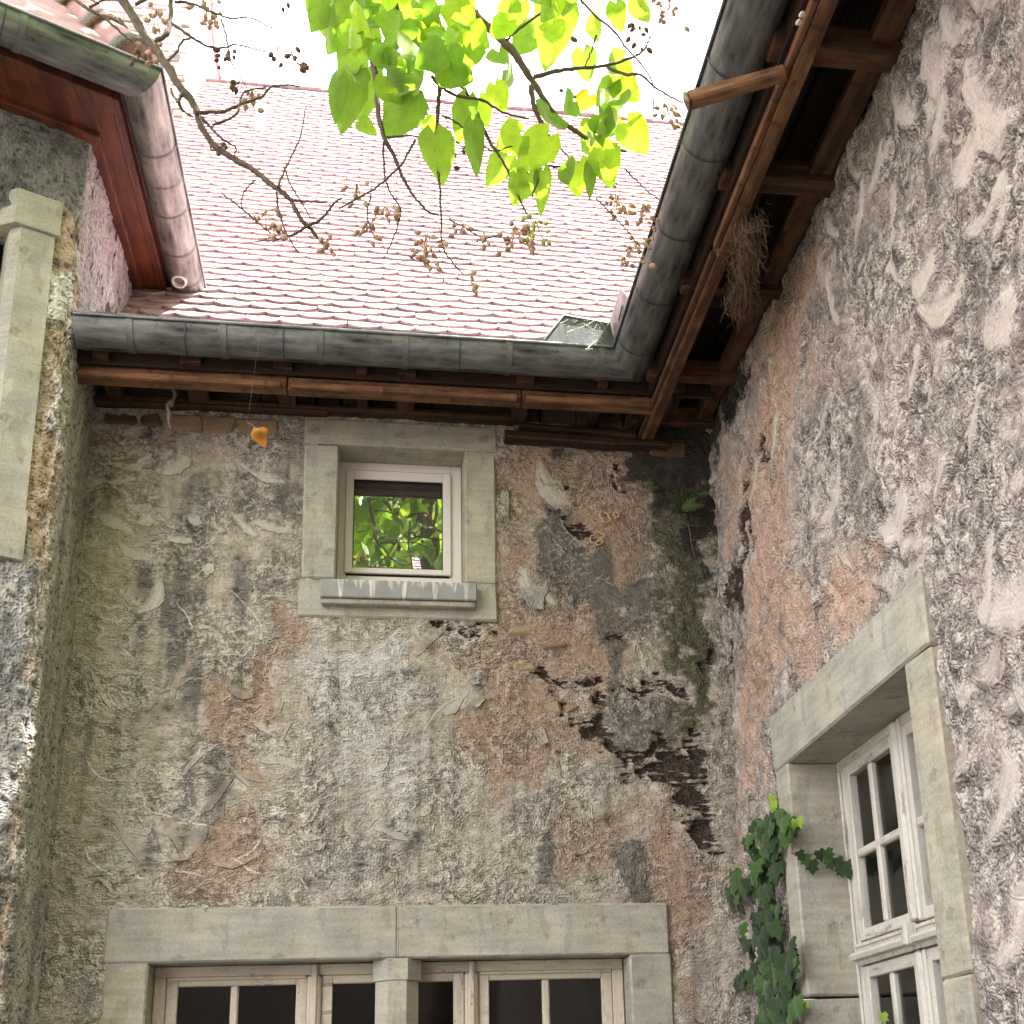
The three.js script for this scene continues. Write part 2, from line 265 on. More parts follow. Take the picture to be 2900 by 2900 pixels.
// ---------------------------------------------------------------- weathered plaster
// W x H metres of wall at w x h texels: colour, relief, and a coarse height that shapes the mesh itself
class Plaster {
  constructor(W, H, w, h) { Object.assign(this, { W, H, w, h }); this.hgt = new Float32Array(w * h); this.rgb = new Float32Array(w * h * 3); this.sx = w / W; this.sy = h / H; }
  // zones: [kind, x, y, rx, ry, strength]; sums soft blobs on a coarse lattice
  field(blobs) {
    const n = 160, f = new Float32Array(n * n);
    for (const [x, y, rx, ry, s] of blobs) for (let j = 0; j < n; j++) for (let i = 0; i < n; i++) {
      const dx = ((i + 0.5) / n * this.W - x) / rx, dy = ((j + 0.5) / n * this.H - y) / ry, d = dx * dx + dy * dy; if (d < 4) f[j * n + i] += s * Math.exp(-d * 1.6);
    }
    return (x, y) => { const u = clamp(x / this.W * n - 0.5, 0, n - 1.001), v = clamp(y / this.H * n - 0.5, 0, n - 1.001), i = Math.floor(u), j = Math.floor(v), a = u - i, b = v - j; return lerp(lerp(f[j * n + i], f[j * n + i + 1], a), lerp(f[(j + 1) * n + i], f[(j + 1) * n + i + 1], a), b); };
  }
  fill(fn) { for (let j = 0, o = 0; j < this.h; j++) for (let i = 0; i < this.w; i++, o++) { const c = fn((i + 0.5) / this.sx, (j + 0.5) / this.sy); this.rgb[3 * o] = c[0]; this.rgb[3 * o + 1] = c[1]; this.rgb[3 * o + 2] = c[2]; this.hgt[o] = c[3]; } }
  stamp(x0, y0, x1, y1, fn) {
    const i0 = Math.max(0, Math.floor(x0 * this.sx)), i1 = Math.min(this.w - 1, Math.ceil(x1 * this.sx)), j0 = Math.max(0, Math.floor(y0 * this.sy)), j1 = Math.min(this.h - 1, Math.ceil(y1 * this.sy));
    for (let j = j0; j <= j1; j++) for (let i = i0; i <= i1; i++) fn((i + 0.5) / this.sx, (j + 0.5) / this.sy, j * this.w + i);
  }
  tint(o, c, a) { for (let k = 0; k < 3; k++) this.rgb[3 * o + k] += (c[k] - this.rgb[3 * o + k]) * a; }
  // a smear left by a trowel: a smooth tongue bent round an arc, thicker at one rim
  smear(x, y, len, wid, ang, bend, c, a, rise) {
    const R = len + wid, ca = Math.cos(ang), sa = Math.sin(ang), q = x * 7.3 + y * 3.1;
    this.stamp(x - R, y - R, x + R, y + R, (px, py, o) => {
      const dx = px - x, dy = py - y, u = (dx * ca + dy * sa) / len; if (Math.abs(u) > 1) return;
      let v = (-dx * sa + dy * ca - bend * (u * u - 0.3)) / (wid * (1 - 0.55 * u * u + 0.25 * u) * (1 + 0.18 * S(N1, u * 0.2 + q, q)));
      if (Math.abs(v) > 1.25) return;
      const n = .16 * S(N2, px * 2.1, py * 2.1) + .10 * S(NG, px * 2.4, py * 2.4), m = sstep(1, 0.05, v + n) * sstep(-1, -0.82, v + .5 * n) * sstep(1, 0.7, Math.abs(u) + n * .6), streak = 1 + 0.06 * S(N1, u * 0.1 + q, v * 0.6) + 0.05 * S(NG, px * 2, py * 2);
      this.tint(o, [c[0] * streak, c[1] * streak, c[2] * streak], m * a);
      this.hgt[o] = lerp(this.hgt[o], rise * (0.75 - 0.45 * v) + 0.0008 * S(N1, u * 0.3 + q, v), m * 0.85);
      const lip = sstep(0.2, 0, Math.abs(Math.abs(v) - 1.05)) * sstep(1, 0.8, Math.abs(u)); if (v < 0) this.hgt[o] -= 0.005 * lip * sstep(-.2, .8, S(N1, px * .9, py * .9) + .4);
    });
  }
  // a thin pale scratch or trowel ridge
  scratch(x, y, len, ang, bend, c, a, wid = 0.004) {
    const ca = Math.cos(ang), sa = Math.sin(ang), R = len + Math.abs(bend) + 0.02;
    this.stamp(x - R, y - R, x + R, y + R, (px, py, o) => {
      const dx = px - x, dy = py - y, u = (dx * ca + dy * sa) / len; if (Math.abs(u) > 1) return;
      const v = Math.abs(-dx * sa + dy * ca - bend * u * u - 0.003 * S(N1, u * 0.4 + x, y)) / (wid * (1.1 - u * u)); if (v > 1.6) return;
      const m = sstep(1.5, 0.4, v) * clamp(0.75 + 0.5 * S(N2, px * 2.3, py * 2.3)); this.tint(o, c, m * a); this.hgt[o] += 0.003 * m;
    });
  }
  finish(range = 0.009) {
    const { w, h, hgt } = this, rad = Math.round(0.009 * this.sx), tmp = new Float32Array(w * h), low = new Float32Array(w * h);
    for (let j = 0; j < h; j++) { let s = 0; const row = j * w; for (let i = -rad; i <= rad; i++) s += hgt[row + clamp(i, 0, w - 1)]; for (let i = 0; i < w; i++) { tmp[row + i] = s / (2 * rad + 1); s += hgt[row + Math.min(w - 1, i + rad + 1)] - hgt[row + Math.max(0, i - rad)]; } }
    for (let i = 0; i < w; i++) { let s = 0; for (let j = -rad; j <= rad; j++) s += tmp[clamp(j, 0, h - 1) * w + i]; for (let j = 0; j < h; j++) { low[j * w + i] = s / (2 * rad + 1); s += tmp[Math.min(h - 1, j + rad + 1) * w + i] - tmp[Math.max(0, j - rad) * w + i]; } }
    this.low = low;
    const c = new Uint8Array(w * h * 4), b = new Uint8Array(w * h * 4);
    for (let o = 0; o < w * h; o++) {
      for (let k = 0; k < 3; k++) c[4 * o + k] = enc(this.rgb[3 * o + k]);
      b[4 * o] = b[4 * o + 1] = b[4 * o + 2] = Math.round(255 * clamp(0.5 + (hgt[o] - low[o]) / (2 * range))); c[4 * o + 3] = b[4 * o + 3] = 255;
    }
    this.mat = std({ map: tex(c, w, h, true), bumpMap: tex(b, w, h, false), bumpScale: 2 * range, roughness: 0.95 });
    this.rgb = this.hgt = null; return this;
  }
  at(x, y) { const i = clamp(Math.round(x * this.sx - 0.5), 0, this.w - 1), j = clamp(Math.round(y * this.sy - 0.5), 0, this.h - 1); return this.low[j * this.w + i]; }
  // the wall as a displaced lattice; place(x, y, height) -> point; holes are rectangles [x0, x1, y0, y1]
  mesh(step, place, holes = [], y0 = 0, flip = false) {
    const nx = Math.round(this.W / step), ny = Math.round((this.H - y0) / step), pos = new Float32Array((nx + 1) * (ny + 1) * 3), uv = new Float32Array((nx + 1) * (ny + 1) * 2), idx = [];
    for (let j = 0, o = 0; j <= ny; j++) for (let i = 0; i <= nx; i++, o++) {
      const x = i / nx * this.W, y = y0 + j / ny * (this.H - y0), p = place(x, y, this.at(x, y)); pos[3 * o] = p.x; pos[3 * o + 1] = p.y; pos[3 * o + 2] = p.z; uv[2 * o] = x / this.W; uv[2 * o + 1] = y / this.H;
    }
    for (let j = 0; j < ny; j++) for (let i = 0; i < nx; i++) {
      const x = (i + 0.5) / nx * this.W, y = y0 + (j + 0.5) / ny * (this.H - y0); if (holes.some(([a, b, c, d]) => x > a && x < b && y > c && y < d)) continue;
      const a = j * (nx + 1) + i, b = a + nx + 1; flip ? idx.push(a, b, a + 1, a + 1, b, b + 1) : idx.push(a, a + 1, b, a + 1, b + 1, b);
    }
    const g = new THREE.BufferGeometry(); g.setAttribute('position', new THREE.BufferAttribute(pos, 3)); g.setAttribute('uv', new THREE.BufferAttribute(uv, 2)); g.setIndex(idx); g.computeVertexNormals(); return g;
  }
}

// ================================================================ THE LARGE STRUCTURE
{ // courtyard ground
  const [gC, gB] = paint(512, 512, (u, v) => { const m = S(N1, u, v), f = S(NG, u * 2, v * 2), k = 1 + 0.1 * m + 0.16 * f; return [0.13 * k, 0.12 * k, 0.10 * k, 0.5 + 0.15 * f]; });
  const g = new THREE.PlaneGeometry(400, 400); g.rotateX(-Math.PI / 2); const uv = g.attributes.uv; for (let i = 0; i < uv.count; i++) uv.setXY(i, uv.getX(i) * 200, uv.getY(i) * 200);
  const o = mesh('ground', g, std({ map: gC, bumpMap: gB, bumpScale: 0.01, roughness: 1 }), scene, { kind: 'structure', label: 'dark earth ground of the courtyard below the walls', category: 'ground' });
  o.position.y = 0;
}
const RX = 2.02, LX = -1.63;                                   // faces of the right-hand wall and of the return wall at the left
const TAN = Math.tan(54 * Math.PI / 180), PITCH = 54 * Math.PI / 180;
const rear = thing('rear_wing', 'stained plaster rear wing with a small high window and sunlit red tiled roof', 'house');
const right = thing('side_wing', 'scraped pinkish grey side wing with open timber eaves and a tall white window', 'house');
const left = thing('neighbour_house', 'dark grey roughcast house corner with boxed brown soffit and zinc gutter, opposite the ivy', 'house');

const PALE = [0.44, 0.385, 0.31], DARK = [0.085, 0.08, 0.07], BROWN = [0.27, 0.17, 0.115], WHITE = [0.52, 0.51, 0.49], LICHEN = [0.36, 0.335, 0.225], SOOT = [0.022, 0.016, 0.013], MOSS = [0.030, 0.032, 0.015], PEACH = [0.47, 0.29, 0.20];
const mix3 = (a, b, t) => [a[0] + (b[0] - a[0]) * t, a[1] + (b[1] - a[1]) * t, a[2] + (b[2] - a[2]) * t];

// ---- rear wall
const RW0 = -1.70;
const rearWall = new Plaster(3.76, 5.56, 1384, 2048);
{
  const P = rearWall, Z = (px, py, rx, ry, s) => { const p = onZ(px, py, 0); return [p.x - RW0, p.y, rx, ry, s]; }, r = rng(5);
  const brown = P.field([Z(690, 2050, .3, .5, 1), Z(720, 2350, .35, .3, .9), Z(820, 1800, .15, .3, .7), Z(600, 2500, .3, .15, .8), Z(1480, 1850, .38, .3, 1.2), Z(1600, 2080, .4, .3, 1.1), Z(1450, 2080, .25, .3, .9), Z(1660, 1400, .45, .35, 1.5), Z(1500, 1650, .3, .3, 1.2), Z(1780, 1550, .25, .4, 1), Z(1560, 1730, .3, .2, 1), Z(1440, 1400, .08, .5, .9), Z(1900, 2560, .25, .8, 1), Z(1620, 2400, .3, .25, .8), Z(1250, 1850, .3, .08, .5), Z(1750, 1850, .2, .3, .7), Z(700, 1900, .2, .15, .7), Z(400, 1250, .5, .06, .6)]);
  const dark = P.field([Z(480, 1700, .25, .4, .5), Z(540, 1900, .25, .35, .6), Z(330, 1420, .4, .25, .3), Z(700, 1420, .4, .25, .6), Z(700, 1640, .3, .2, .5), Z(560, 2250, .15, .6, .5), Z(1010, 1950, .35, .15, .3), Z(1060, 2420, .4, .25, .45), Z(1570, 1560, .2, .25, 1.0), Z(1700, 1650, .2, .35, 1.2), Z(1740, 1800, .2, .3, .9), Z(1900, 2050, .2, .25, .8), Z(1780, 2470, .14, .16, 1.9), Z(1560, 2430, .09, .14, 1.4), Z(1780, 2050, .2, .2, .7), Z(450, 2420, .2, .15, .5), Z(240, 2050, .1, .8, .3)]);
  const white = P.field([Z(1000, 1900, .35, .3, .9), Z(1060, 2100, .4, .5, .8), Z(1200, 2250, .3, .3, .4), Z(600, 1490, .3, .15, .5), Z(1560, 1400, .12, .25, .9), Z(1660, 1350, .18, .08, .5), Z(400, 2350, .4, .3, .4), Z(1000, 2450, .2, .15, .4), Z(500, 1330, .5, .12, .25)]);
  const lichen = P.field([Z(300, 2100, .3, 1.4, .9), Z(260, 1600, .25, .8, .9), Z(1450, 2450, .4, .25, .9), Z(1300, 2350, .3, .2, .6), Z(320, 1650, .4, .3, .5), Z(1760, 1500, .15, .6, .7), Z(400, 1550, .5, .4, .4)]);
  const moss = P.field([Z(1960, 1480, .22, .5, 1.8), Z(1900, 1400, .17, .22, 1.0), Z(1945, 1750, .17, .45, 1.2), Z(1970, 1950, .14, .4, 1.1), Z(1840, 1650, .14, .4, .7), Z(1960, 2150, .12, .3, .6)]);
  const black = P.field([Z(1950, 1270, .42, .26, 3), Z(1940, 1400, .24, .16, 1.4), Z(1990, 1500, .1, .3, 1.2), Z(1750, 1230, .7, .1, .9), Z(500, 1195, 1.2, .09, .5), Z(2010, 1450, .06, .4, 1)]);
  const hole = P.field([[1550, 1905, .07, .05], [1600, 1940, .12, .03], [1640, 2020, .09, .05], [1690, 2040, .05, .09], [1720, 2080, .1, .04], [1780, 1950, .12, .04], [1850, 1930, .12, .05], [1800, 2110, .12, .05], [1850, 2180, .14, .06], [1900, 2230, .14, .07], [1960, 2260, .1, .08], [2020, 2290, .08, .1], [1880, 2110, .09, .05], [1930, 2160, .12, .05], [2000, 2130, .06, .06], [1620, 1470, .09, .025], [1600, 1380, .05, .02], [1740, 1360, .07, .018], [1760, 1820, .06, .03], [1980, 1900, .05, .08], [2010, 2380, .05, .1], [1910, 2350, .02, .02], [1270, 1772, .1, .012], [1360, 1765, .09, .022]].map(([x, y, a, b]) => Z(x, y, a * 1.2, b * 1.2, 1.4)));
  P.fill((x, y) => {
    const wx = x + 0.05 * S(N1, x * .8, y * .8) + 0.02 * S(N2, x * 2, y * 2), wy = y + 0.05 * S(N1, x * .8 + .4, y * .8) + 0.02 * S(N2, x * 2 + .6, y * 2);
    const big = S(N1, x * .31, y * .31 + .2), mid = S(N2, x * .9, y * 1.2), fi = S(N3, x * .55 + .3, y * .74), gr = S(NG, x * 1.6, y * 1.6), c3 = S(NR3, wx * .87 + .2, wy * 1.4), c4 = S(NG, x * .85 + .3, y * 1.15), c5 = S(NR, x * 1.3 + .4, y * 2.1), run = S(N1, x * 1.9 + .1, y * .13), run2 = S(N2, x * 2.3 + .5, y * .16);
    const loose = clamp(.6 + .45 * S(N1, x * .7 + .2, y * .7));
    let c = mix3(PALE, [0.21, 0.185, 0.15], clamp(.5 + .12 * mid + .16 * fi + .12 * run)), h = 0.003 * mid + 0.0028 * c5 + 0.0020 * fi + .0026 * c3 * loose;
    const L = lichen(wx, wy) * .75 + .1 * big; c = mix3(c, LICHEN, clamp(L * (.7 + .2 * fi)) * .7);
    const W = sstep(.15, 1.0, white(wx, wy) + .12 * mid + .10 * run2 + .06 * c4); c = mix3(c, WHITE, W * clamp(.62 + .2 * fi)); h += .002 * W;
    const bq = brown(wx, wy) + .12 * big + .08 * mid + .05 * fi + .04 * c4, B = sstep(.22, .70, bq), B2 = sstep(.50, .56, bq);
    c = mix3(c, mix3(BROWN, [0.37, 0.255, 0.175], clamp(.35 + .25 * fi + .2 * c4 + .15 * mid)), B * .82); h -= .006 * B + .006 * B2;
    const D = clamp(dark(wx, wy) * 1.55 + .24 * run + .06 * mid + .07 * fi - .06); c = mix3(c, DARK, Math.min(.82, D * D * 1.15 + .12 * D));
    const pits = sstep(.95, 1.9, -c3 * .75 + .6 * c4 + .15 * c5); c = mix3(c, [.075, .066, .056], pits * .8 * (.4 + .6 * loose)); h -= .006 * pits * loose;
    c = mix3(c, [.52, .495, .42], clamp(.30 * c3 + .22 * c4 - .14) * loose * (1 - .65 * B) * (1 - .5 * D));
    const fk = S(N3, wx * .78 + .7, wy * 1.27) + .25 * mid + .35 * c4, FK = sstep(.25, .42, fk) * loose, gap = sstep(-.35, -.75, fk) * loose; c = mix3(c, mix3(c, [.60, .555, .47], .52), FK * (1 - .5 * B) * (1 - .45 * D)); c = mix3(c, mix3(c, [.10, .085, .07], .5), gap); h += .0028 * FK - .0022 * gap;
    const crk = sstep(1.7, 2.0, S(NR, x * .62 + .3, y * 1.1 + .1) + .12 * c4) * sstep(.2, 1.2, mid); c = mix3(c, [.05, .042, .036], crk * .8); h -= .007 * crk;
    const curls = sstep(1.0, 1.6, S(NW3, wx * 1.1, wy * 1.55 + .5) + .4 * c4) * loose; c = mix3(c, [0.56, 0.535, 0.45], curls * .62 * (1 - .5 * D)); h += .0035 * curls;
    const M = sstep(.25, 1.05, moss(wx, wy) + .16 * fi + .14 * mid + .08 * c4); c = mix3(c, mix3(MOSS, [.10, .098, .045], clamp(.25 + .3 * c4 + .25 * fi)), M * .88); h += .003 * M * fi;
    const K = sstep(.25, .95, black(wx, wy) + .16 * mid + .12 * fi); c = mix3(c, SOOT, K * .93);
    const hf = hole(wx, wy), ho = hf + sstep(.08, .5, hf) * (.42 * S(NR, x * 1.1, y * 4.6) + .2 * mid + .2 * fi + .1 * c4), rim = sstep(.35, .7, ho), H = sstep(.72, .92, ho);
    c = mix3(c, [.15, .085, .055], rim * .6); c = mix3(c, mix3([.020, .013, .009], [.085, .052, .036], clamp(.15 + .4 * c4)), H * .94); h -= .006 * rim + .034 * H;
    const k = 1 + .05 * gr + .05 * c4; return [c[0] * k, c[1] * k, c[2] * k, h + .0007 * gr + .0012 * c4];
  });
  const at = (px, py) => { const p = onZ(px, py, 0); return [p.x - RW0, p.y]; };
  for (const [px, py, len, wid, a, b] of [[745, 1345, .16, .03, -.35, .02], [690, 1480, .12, .03, -.8, .01], [770, 1490, .12, .028, -.25, .0], [510, 1528, .09, .025, -.1, .0], [550, 1468, .04, .035, 0, 0], [410, 1470, .05, .04, .3, 0], [350, 1360, .1, .03, .2, .02], [590, 1610, .04, .06, .4, 0], [330, 1480, .12, .06, -.5, .02], [380, 1560, .12, .035, -.5, .02], [435, 1690, .12, .05, 1.2, .05], [500, 1320, .1, .05, .7, .02], [400, 1310, .08, .04, .9, .0], [1560, 1370, .2, .06, -1.1, .03], [1610, 1500, .1, .015, -1.0, .02], [1555, 1680, .1, .035, -1.2, .05], [1500, 1640, .1, .045, -1.3, .02]])
    P.smear(...at(px, py), len, wid, a, b, [.46, .435, .365], .66, .008);
  for (let i = 0; i < 46; i++) { const px = 240 + r() * 1100, py = 1780 + r() * 740; P.smear(...at(px, py), .05 + r() * .12, .012 + r() * .03, (r() - .5) * 2.4, (r() - .5) * .08, r() < .5 ? [.30, .23, .165] : [.40, .38, .33], .25 + r() * .35, .004 + r() * .003); }
  for (const [px, py, len, a, b] of [[720, 1740, .2, -1.0, -.05], [540, 1770, .17, -1.2, -.03], [340, 1830, .12, -.75, .0], [320, 1990, .09, -.9, .03], [270, 2190, .11, -.75, .04], [270, 2450, .13, -.7, .04], [390, 2480, .06, -.75, .02], [520, 2470, .11, -.35, .02], [700, 2460, .11, -.45, .02], [550, 2330, .13, -.3, .01], [450, 2305, .1, -.3, .02], [710, 2410, .09, .75, .02], [1080, 2380, .06, .05, .0], [1320, 2400, .1, -.6, .0], [1050, 2130, .09, -.05, .02], [1130, 2180, .06, .0, .01], [870, 2520, .08, -1.1, 0], [790, 2290, .06, .1, .02], [260, 2000, .08, 1.2, -.04], [830, 1990, .07, -.4, .0]]) P.scratch(...at(px, py), len, a, b, [.66, .61, .5], .85, .005);
  for (let i = 0; i < 150; i++) P.scratch(...at(230 + r() * 1500, 1330 + r() * 1200), .02 + r() * .06, (r() - .5) * 2.2, (r() - .5) * .03, [.6, .56, .46], .35 + r() * .4, .0025 + r() * .002);
  P.finish();
}
mesh('wall', rearWall.mesh(0.0125, (x, y, h) => V3(RW0 + x, y, h), [[RW0 * -1 - .36, RW0 * -1 + .6, 4.36, 5.42], [RW0 * -1 - 1.25, RW0 * -1 + 1.5, 0.8, 2.5]]), rearWall.mat, rear, { label: 'stained rubble plaster wall' });

// ---- right-hand wall
const sideWall = new Plaster(5.05, 5.62, 2048, 2048);
{
  const P = sideWall, Z = (px, py, rx, ry, s) => { const p = onX(px, py, RX); return [p.z + .05, p.y, rx, ry, s]; }, r = rng(9), at = (px, py) => { const p = onX(px, py, RX); return [p.z + .05, p.y]; };
  const peach = P.field([Z(2260, 830, .36, .22, 1.7), Z(2220, 1000, .36, .3, 1.6), Z(2190, 1180, .36, .3, 1.4), Z(2170, 1350, .4, .3, 1.5), Z(2180, 1520, .36, .3, 1.4), Z(2160, 1700, .32, .3, 1.4), Z(2150, 1880, .32, .3, 1.4), Z(2250, 1700, .3, .25, .9), Z(2300, 1850, .25, .2, .8), Z(2130, 1250, .3, .5, .8), Z(2400, 1650, .4, .25, .45), Z(2120, 2100, .2, .35, 1), Z(2180, 2250, .15, .3, .6), Z(2090, 2400, .15, .4, .7), Z(2060, 1350, .2, .4, .8), Z(2350, 1750, .12, .3, .5), Z(2400, 1700, .3, .12, .6)]);
  const grey = P.field([Z(2120, 1180, .14, .3, .9), Z(2050, 1500, .12, .3, .8), Z(2060, 1800, .1, .4, .7), Z(2130, 2050, .08, .2, .6), Z(2110, 2300, .1, .3, .5)]);
  const dark = P.field([Z(2330, 900, .2, .4, .7), Z(2290, 1130, .14, .25, .6), Z(2450, 700, .5, .4, .45), Z(2600, 400, .6, .4, .35), Z(2440, 1250, .15, .5, .6), Z(2470, 1550, .12, .4, .7), Z(2800, 1100, .3, .4, .3), Z(2700, 900, .4, .3, .35), Z(2850, 200, .5, .4, .4)]);
  const hole = P.field([[2175, 1175, .03, .05], [2195, 1190, .02, .03], [2160, 1250, .05, .05], [2115, 1365, .05, .05], [2105, 1480, .07, .06], [2120, 1510, .05, .05], [2095, 1560, .06, .08], [2080, 1620, .06, .08], [2090, 1660, .06, .06], [2070, 1720, .05, .08], [2080, 1800, .05, .08], [2065, 1880, .06, .08], [2050, 1960, .05, .08], [2060, 2030, .06, .07], [2045, 2120, .06, .08], [2050, 2180, .05, .07], [2035, 2260, .06, .1], [2040, 2350, .05, .08], [2030, 2440, .05, .08], [2035, 1440, .02, .03], [2060, 1130, .2, .05], [2120, 1050, .16, .04]].map(([x, y, a, b]) => Z(x, y, a * 1.5, b * 1.3, 1.8)));
  const soot = P.field([Z(2060, 1110, .25, .24, 1.8), Z(2020, 1250, .14, .3, 1.6), Z(2120, 960, .3, .1, .9), Z(2010, 1600, .06, .5, .6)]);
  P.fill((x, y) => {
    const wx = x + 0.05 * S(N1, x * .7, y * .7) + 0.018 * S(N2, x * 2, y * 2), wy = y + 0.05 * S(N1, x * .7 + .4, y * .7) + 0.018 * S(N2, x * 2 + .6, y * 2);
    const big = S(N1, x * .27 + .1, y * .27), mid = S(N2, x * .8 + .7, y * .7), fi = S(N3, x * .7 + .1, y * .56), gr = S(NG, x * 1.5, y * 1.4), c3 = S(NR3, wx * 1.0 + .2, wy * .77), c4 = S(NG, x * 1.0, y * .8), c5 = S(NR, x * 1.5, y * 1.2), run = S(N1, x * 1.6 + .3, y * .2);
    const loose = clamp(.75 + .35 * S(N1, x * .6 + .2, y * .6));
    let c = mix3([.48, .405, .35], [.28, .235, .205], clamp(.45 + .12 * mid + .24 * fi)), h = .008 * mid + .006 * c5 + .0028 * fi + .0032 * c3 * loose;
    const PE = sstep(.20, .58, peach(wx, wy) + .10 * big + .10 * mid + .06 * fi), pinkish = clamp(peach(wx, wy) * .8), D0 = dark(wx, wy);
    const D = clamp(.23 + D0 * .95 + .10 * big + .14 * mid + .14 * run + .18 * fi) * (1 - .85 * PE); c = mix3(c, [.10, .084, .074], clamp(D * .72));
    c = mix3(c, mix3(PEACH, [.40, .285, .215], clamp(.35 + .2 * fi + .15 * mid)), PE * .84); c = mix3(c, [.44, .31, .24], pinkish * (1 - PE) * .4); h -= .007 * PE;
    const G = sstep(.25, .75, grey(wx, wy) + .12 * mid + .08 * fi); c = mix3(c, [.27, .24, .22], G * .8); h += .003 * G;
    const pits = sstep(.35, 1.5, -c3 * .7 + .65 * c4 + .2 * fi) * (1 - .65 * PE); c = mix3(c, [.066, .052, .044], pits * .86 * loose); h -= .009 * pits * loose;
    c = mix3(c, [.55, .49, .44], clamp(.26 * c3 + .24 * c4 - .16) * loose * (1 - .7 * PE) * (1 - .4 * D));
    const fk = S(N3, wx * 1.0 + .7, wy * .8) + .2 * mid + .35 * c4, FK = sstep(.3, .5, fk) * loose, gap = sstep(-.3, -.75, fk) * loose * (1 - .6 * PE); c = mix3(c, mix3(c, [.62, .55, .49], .6), FK * (1 - .6 * PE) * (1 - .4 * D)); c = mix3(c, mix3(c, [.085, .068, .06], .6), gap); h += .003 * FK - .0028 * gap;
    const curls = sstep(1.0, 1.6, S(NW3, wx * 1.3 + .3, wy * 1.03) + .4 * c4) * loose * (1 - .5 * PE); c = mix3(c, [.60, .54, .48], curls * .5 * (1 - .5 * D)); h += .0035 * curls;
    const hf = hole(wx, wy), ho = hf + sstep(.08, .5, hf) * (.28 * S(NR, x * 2.0, y * 1.6) + .2 * mid + .16 * fi + .08 * c4), rim = sstep(.35, .7, ho), H = sstep(.70, .92, ho);
    c = mix3(c, [.16, .09, .065], rim * .6); c = mix3(c, mix3([.020, .013, .009], [.085, .052, .036], clamp(.15 + .4 * c4)), H * .94); h -= .006 * rim + .03 * H;
    const K = sstep(.3, 1, soot(wx, wy) + .18 * mid + .12 * fi); c = mix3(c, SOOT, K * .88);
    const k = 1 + .05 * gr + .05 * c4; return [c[0] * k, c[1] * k, c[2] * k, h + .0008 * gr + .0014 * c4];
  });
  for (const [px, py, len, wid, a, b] of [[2650, 160, .13, .05, -1.3, .05], [2560, 290, .14, .04, -1.2, .03], [2700, 60, .12, .05, -1.2, .04], [2790, 270, .2, .045, -1.15, .06], [2810, 350, .1, .05, -.6, .05], [2660, 350, .1, .05, .9, .02], [2480, 480, .1, .05, .7, .02], [2435, 590, .1, .045, 1.0, .02], [2420, 460, .12, .03, -1.2, .03], [2530, 640, .14, .03, 1.25, .03], [2540, 770, .1, .025, -1.1, .02], [2360, 640, .1, .03, -1.0, .02], [2660, 850, .17, .06, -.5, .08], [2620, 780, .08, .06, .2, 0], [2790, 590, .12, .06, 0, .05], [2740, 440, .1, .08, .3, 0], [2360, 850, .12, .025, -1.3, .02], [2830, 900, .1, .08, .2, .02], [2590, 1060, .1, .03, .8, 0], [2480, 1210, .1, .025, 1.0, 0], [2540, 1470, .12, .06, .5, .05], [2530, 1500, .1, .04, -.4, .03], [2190, 1270, .16, .03, .9, .02], [2140, 1360, .12, .03, .8, .02], [2760, 1200, .1, .03, .9, 0], [2660, 1360, .08, .03, .9, 0], [2850, 1700, .18, .09, -.3, .05], [2840, 2250, .15, .07, .9, .05], [2800, 1650, .12, .04, 1.1, 0], [2870, 2600, .14, .06, .9, .04]])
    P.smear(...at(px, py), len * 1.5, wid * 1.5, a, b * 1.4, [.48, .415, .365], .78, .016);
  for (let i = 0; i < 90; i++) P.smear(1.35 + r() * 3.6, 1.8 + r() * 3.7, .06 + r() * .13, .022 + r() * .05, (r() - .5) * 2.6, .02 + r() * .09, r() < .3 ? [.28, .24, .22] : [.46, .40, .35], .3 + r() * .35, .004 + r() * .006);
  for (let i = 0; i < 70; i++) P.scratch(.6 + r() * 4.2, 1.8 + r() * 3.7, .02 + r() * .07, (r() - .5) * 3, (r() - .5) * .04, [.6, .53, .45], .4 + r() * .4, .003 + r() * .002);
  P.finish(0.011);
}
const RWIN = { z0: 1.03, z1: 2.49, top: 3.148, bot: 1.0 };
mesh('wall', sideWall.mesh(0.0125, (x, y, h) => V3(RX - h, y, x - .05), [[.05 + .93, .05 + 2.6, .9, 3.3]], 0, true), sideWall.mat, right, { label: 'scraped pinkish grey plaster wall' });
{ // the same wall carried on past the camera
  const g = new THREE.PlaneGeometry(9, 5.6); g.rotateY(-Math.PI / 2); g.translate(RX + .005, 2.8, 9.5); const uv = g.attributes.uv; for (let i = 0; i < uv.count; i++) uv.setXY(i, uv.getX(i) * 9 / 5.05 + .99, uv.getY(i)); mesh('wall', g, sideWall.mat, right);
}
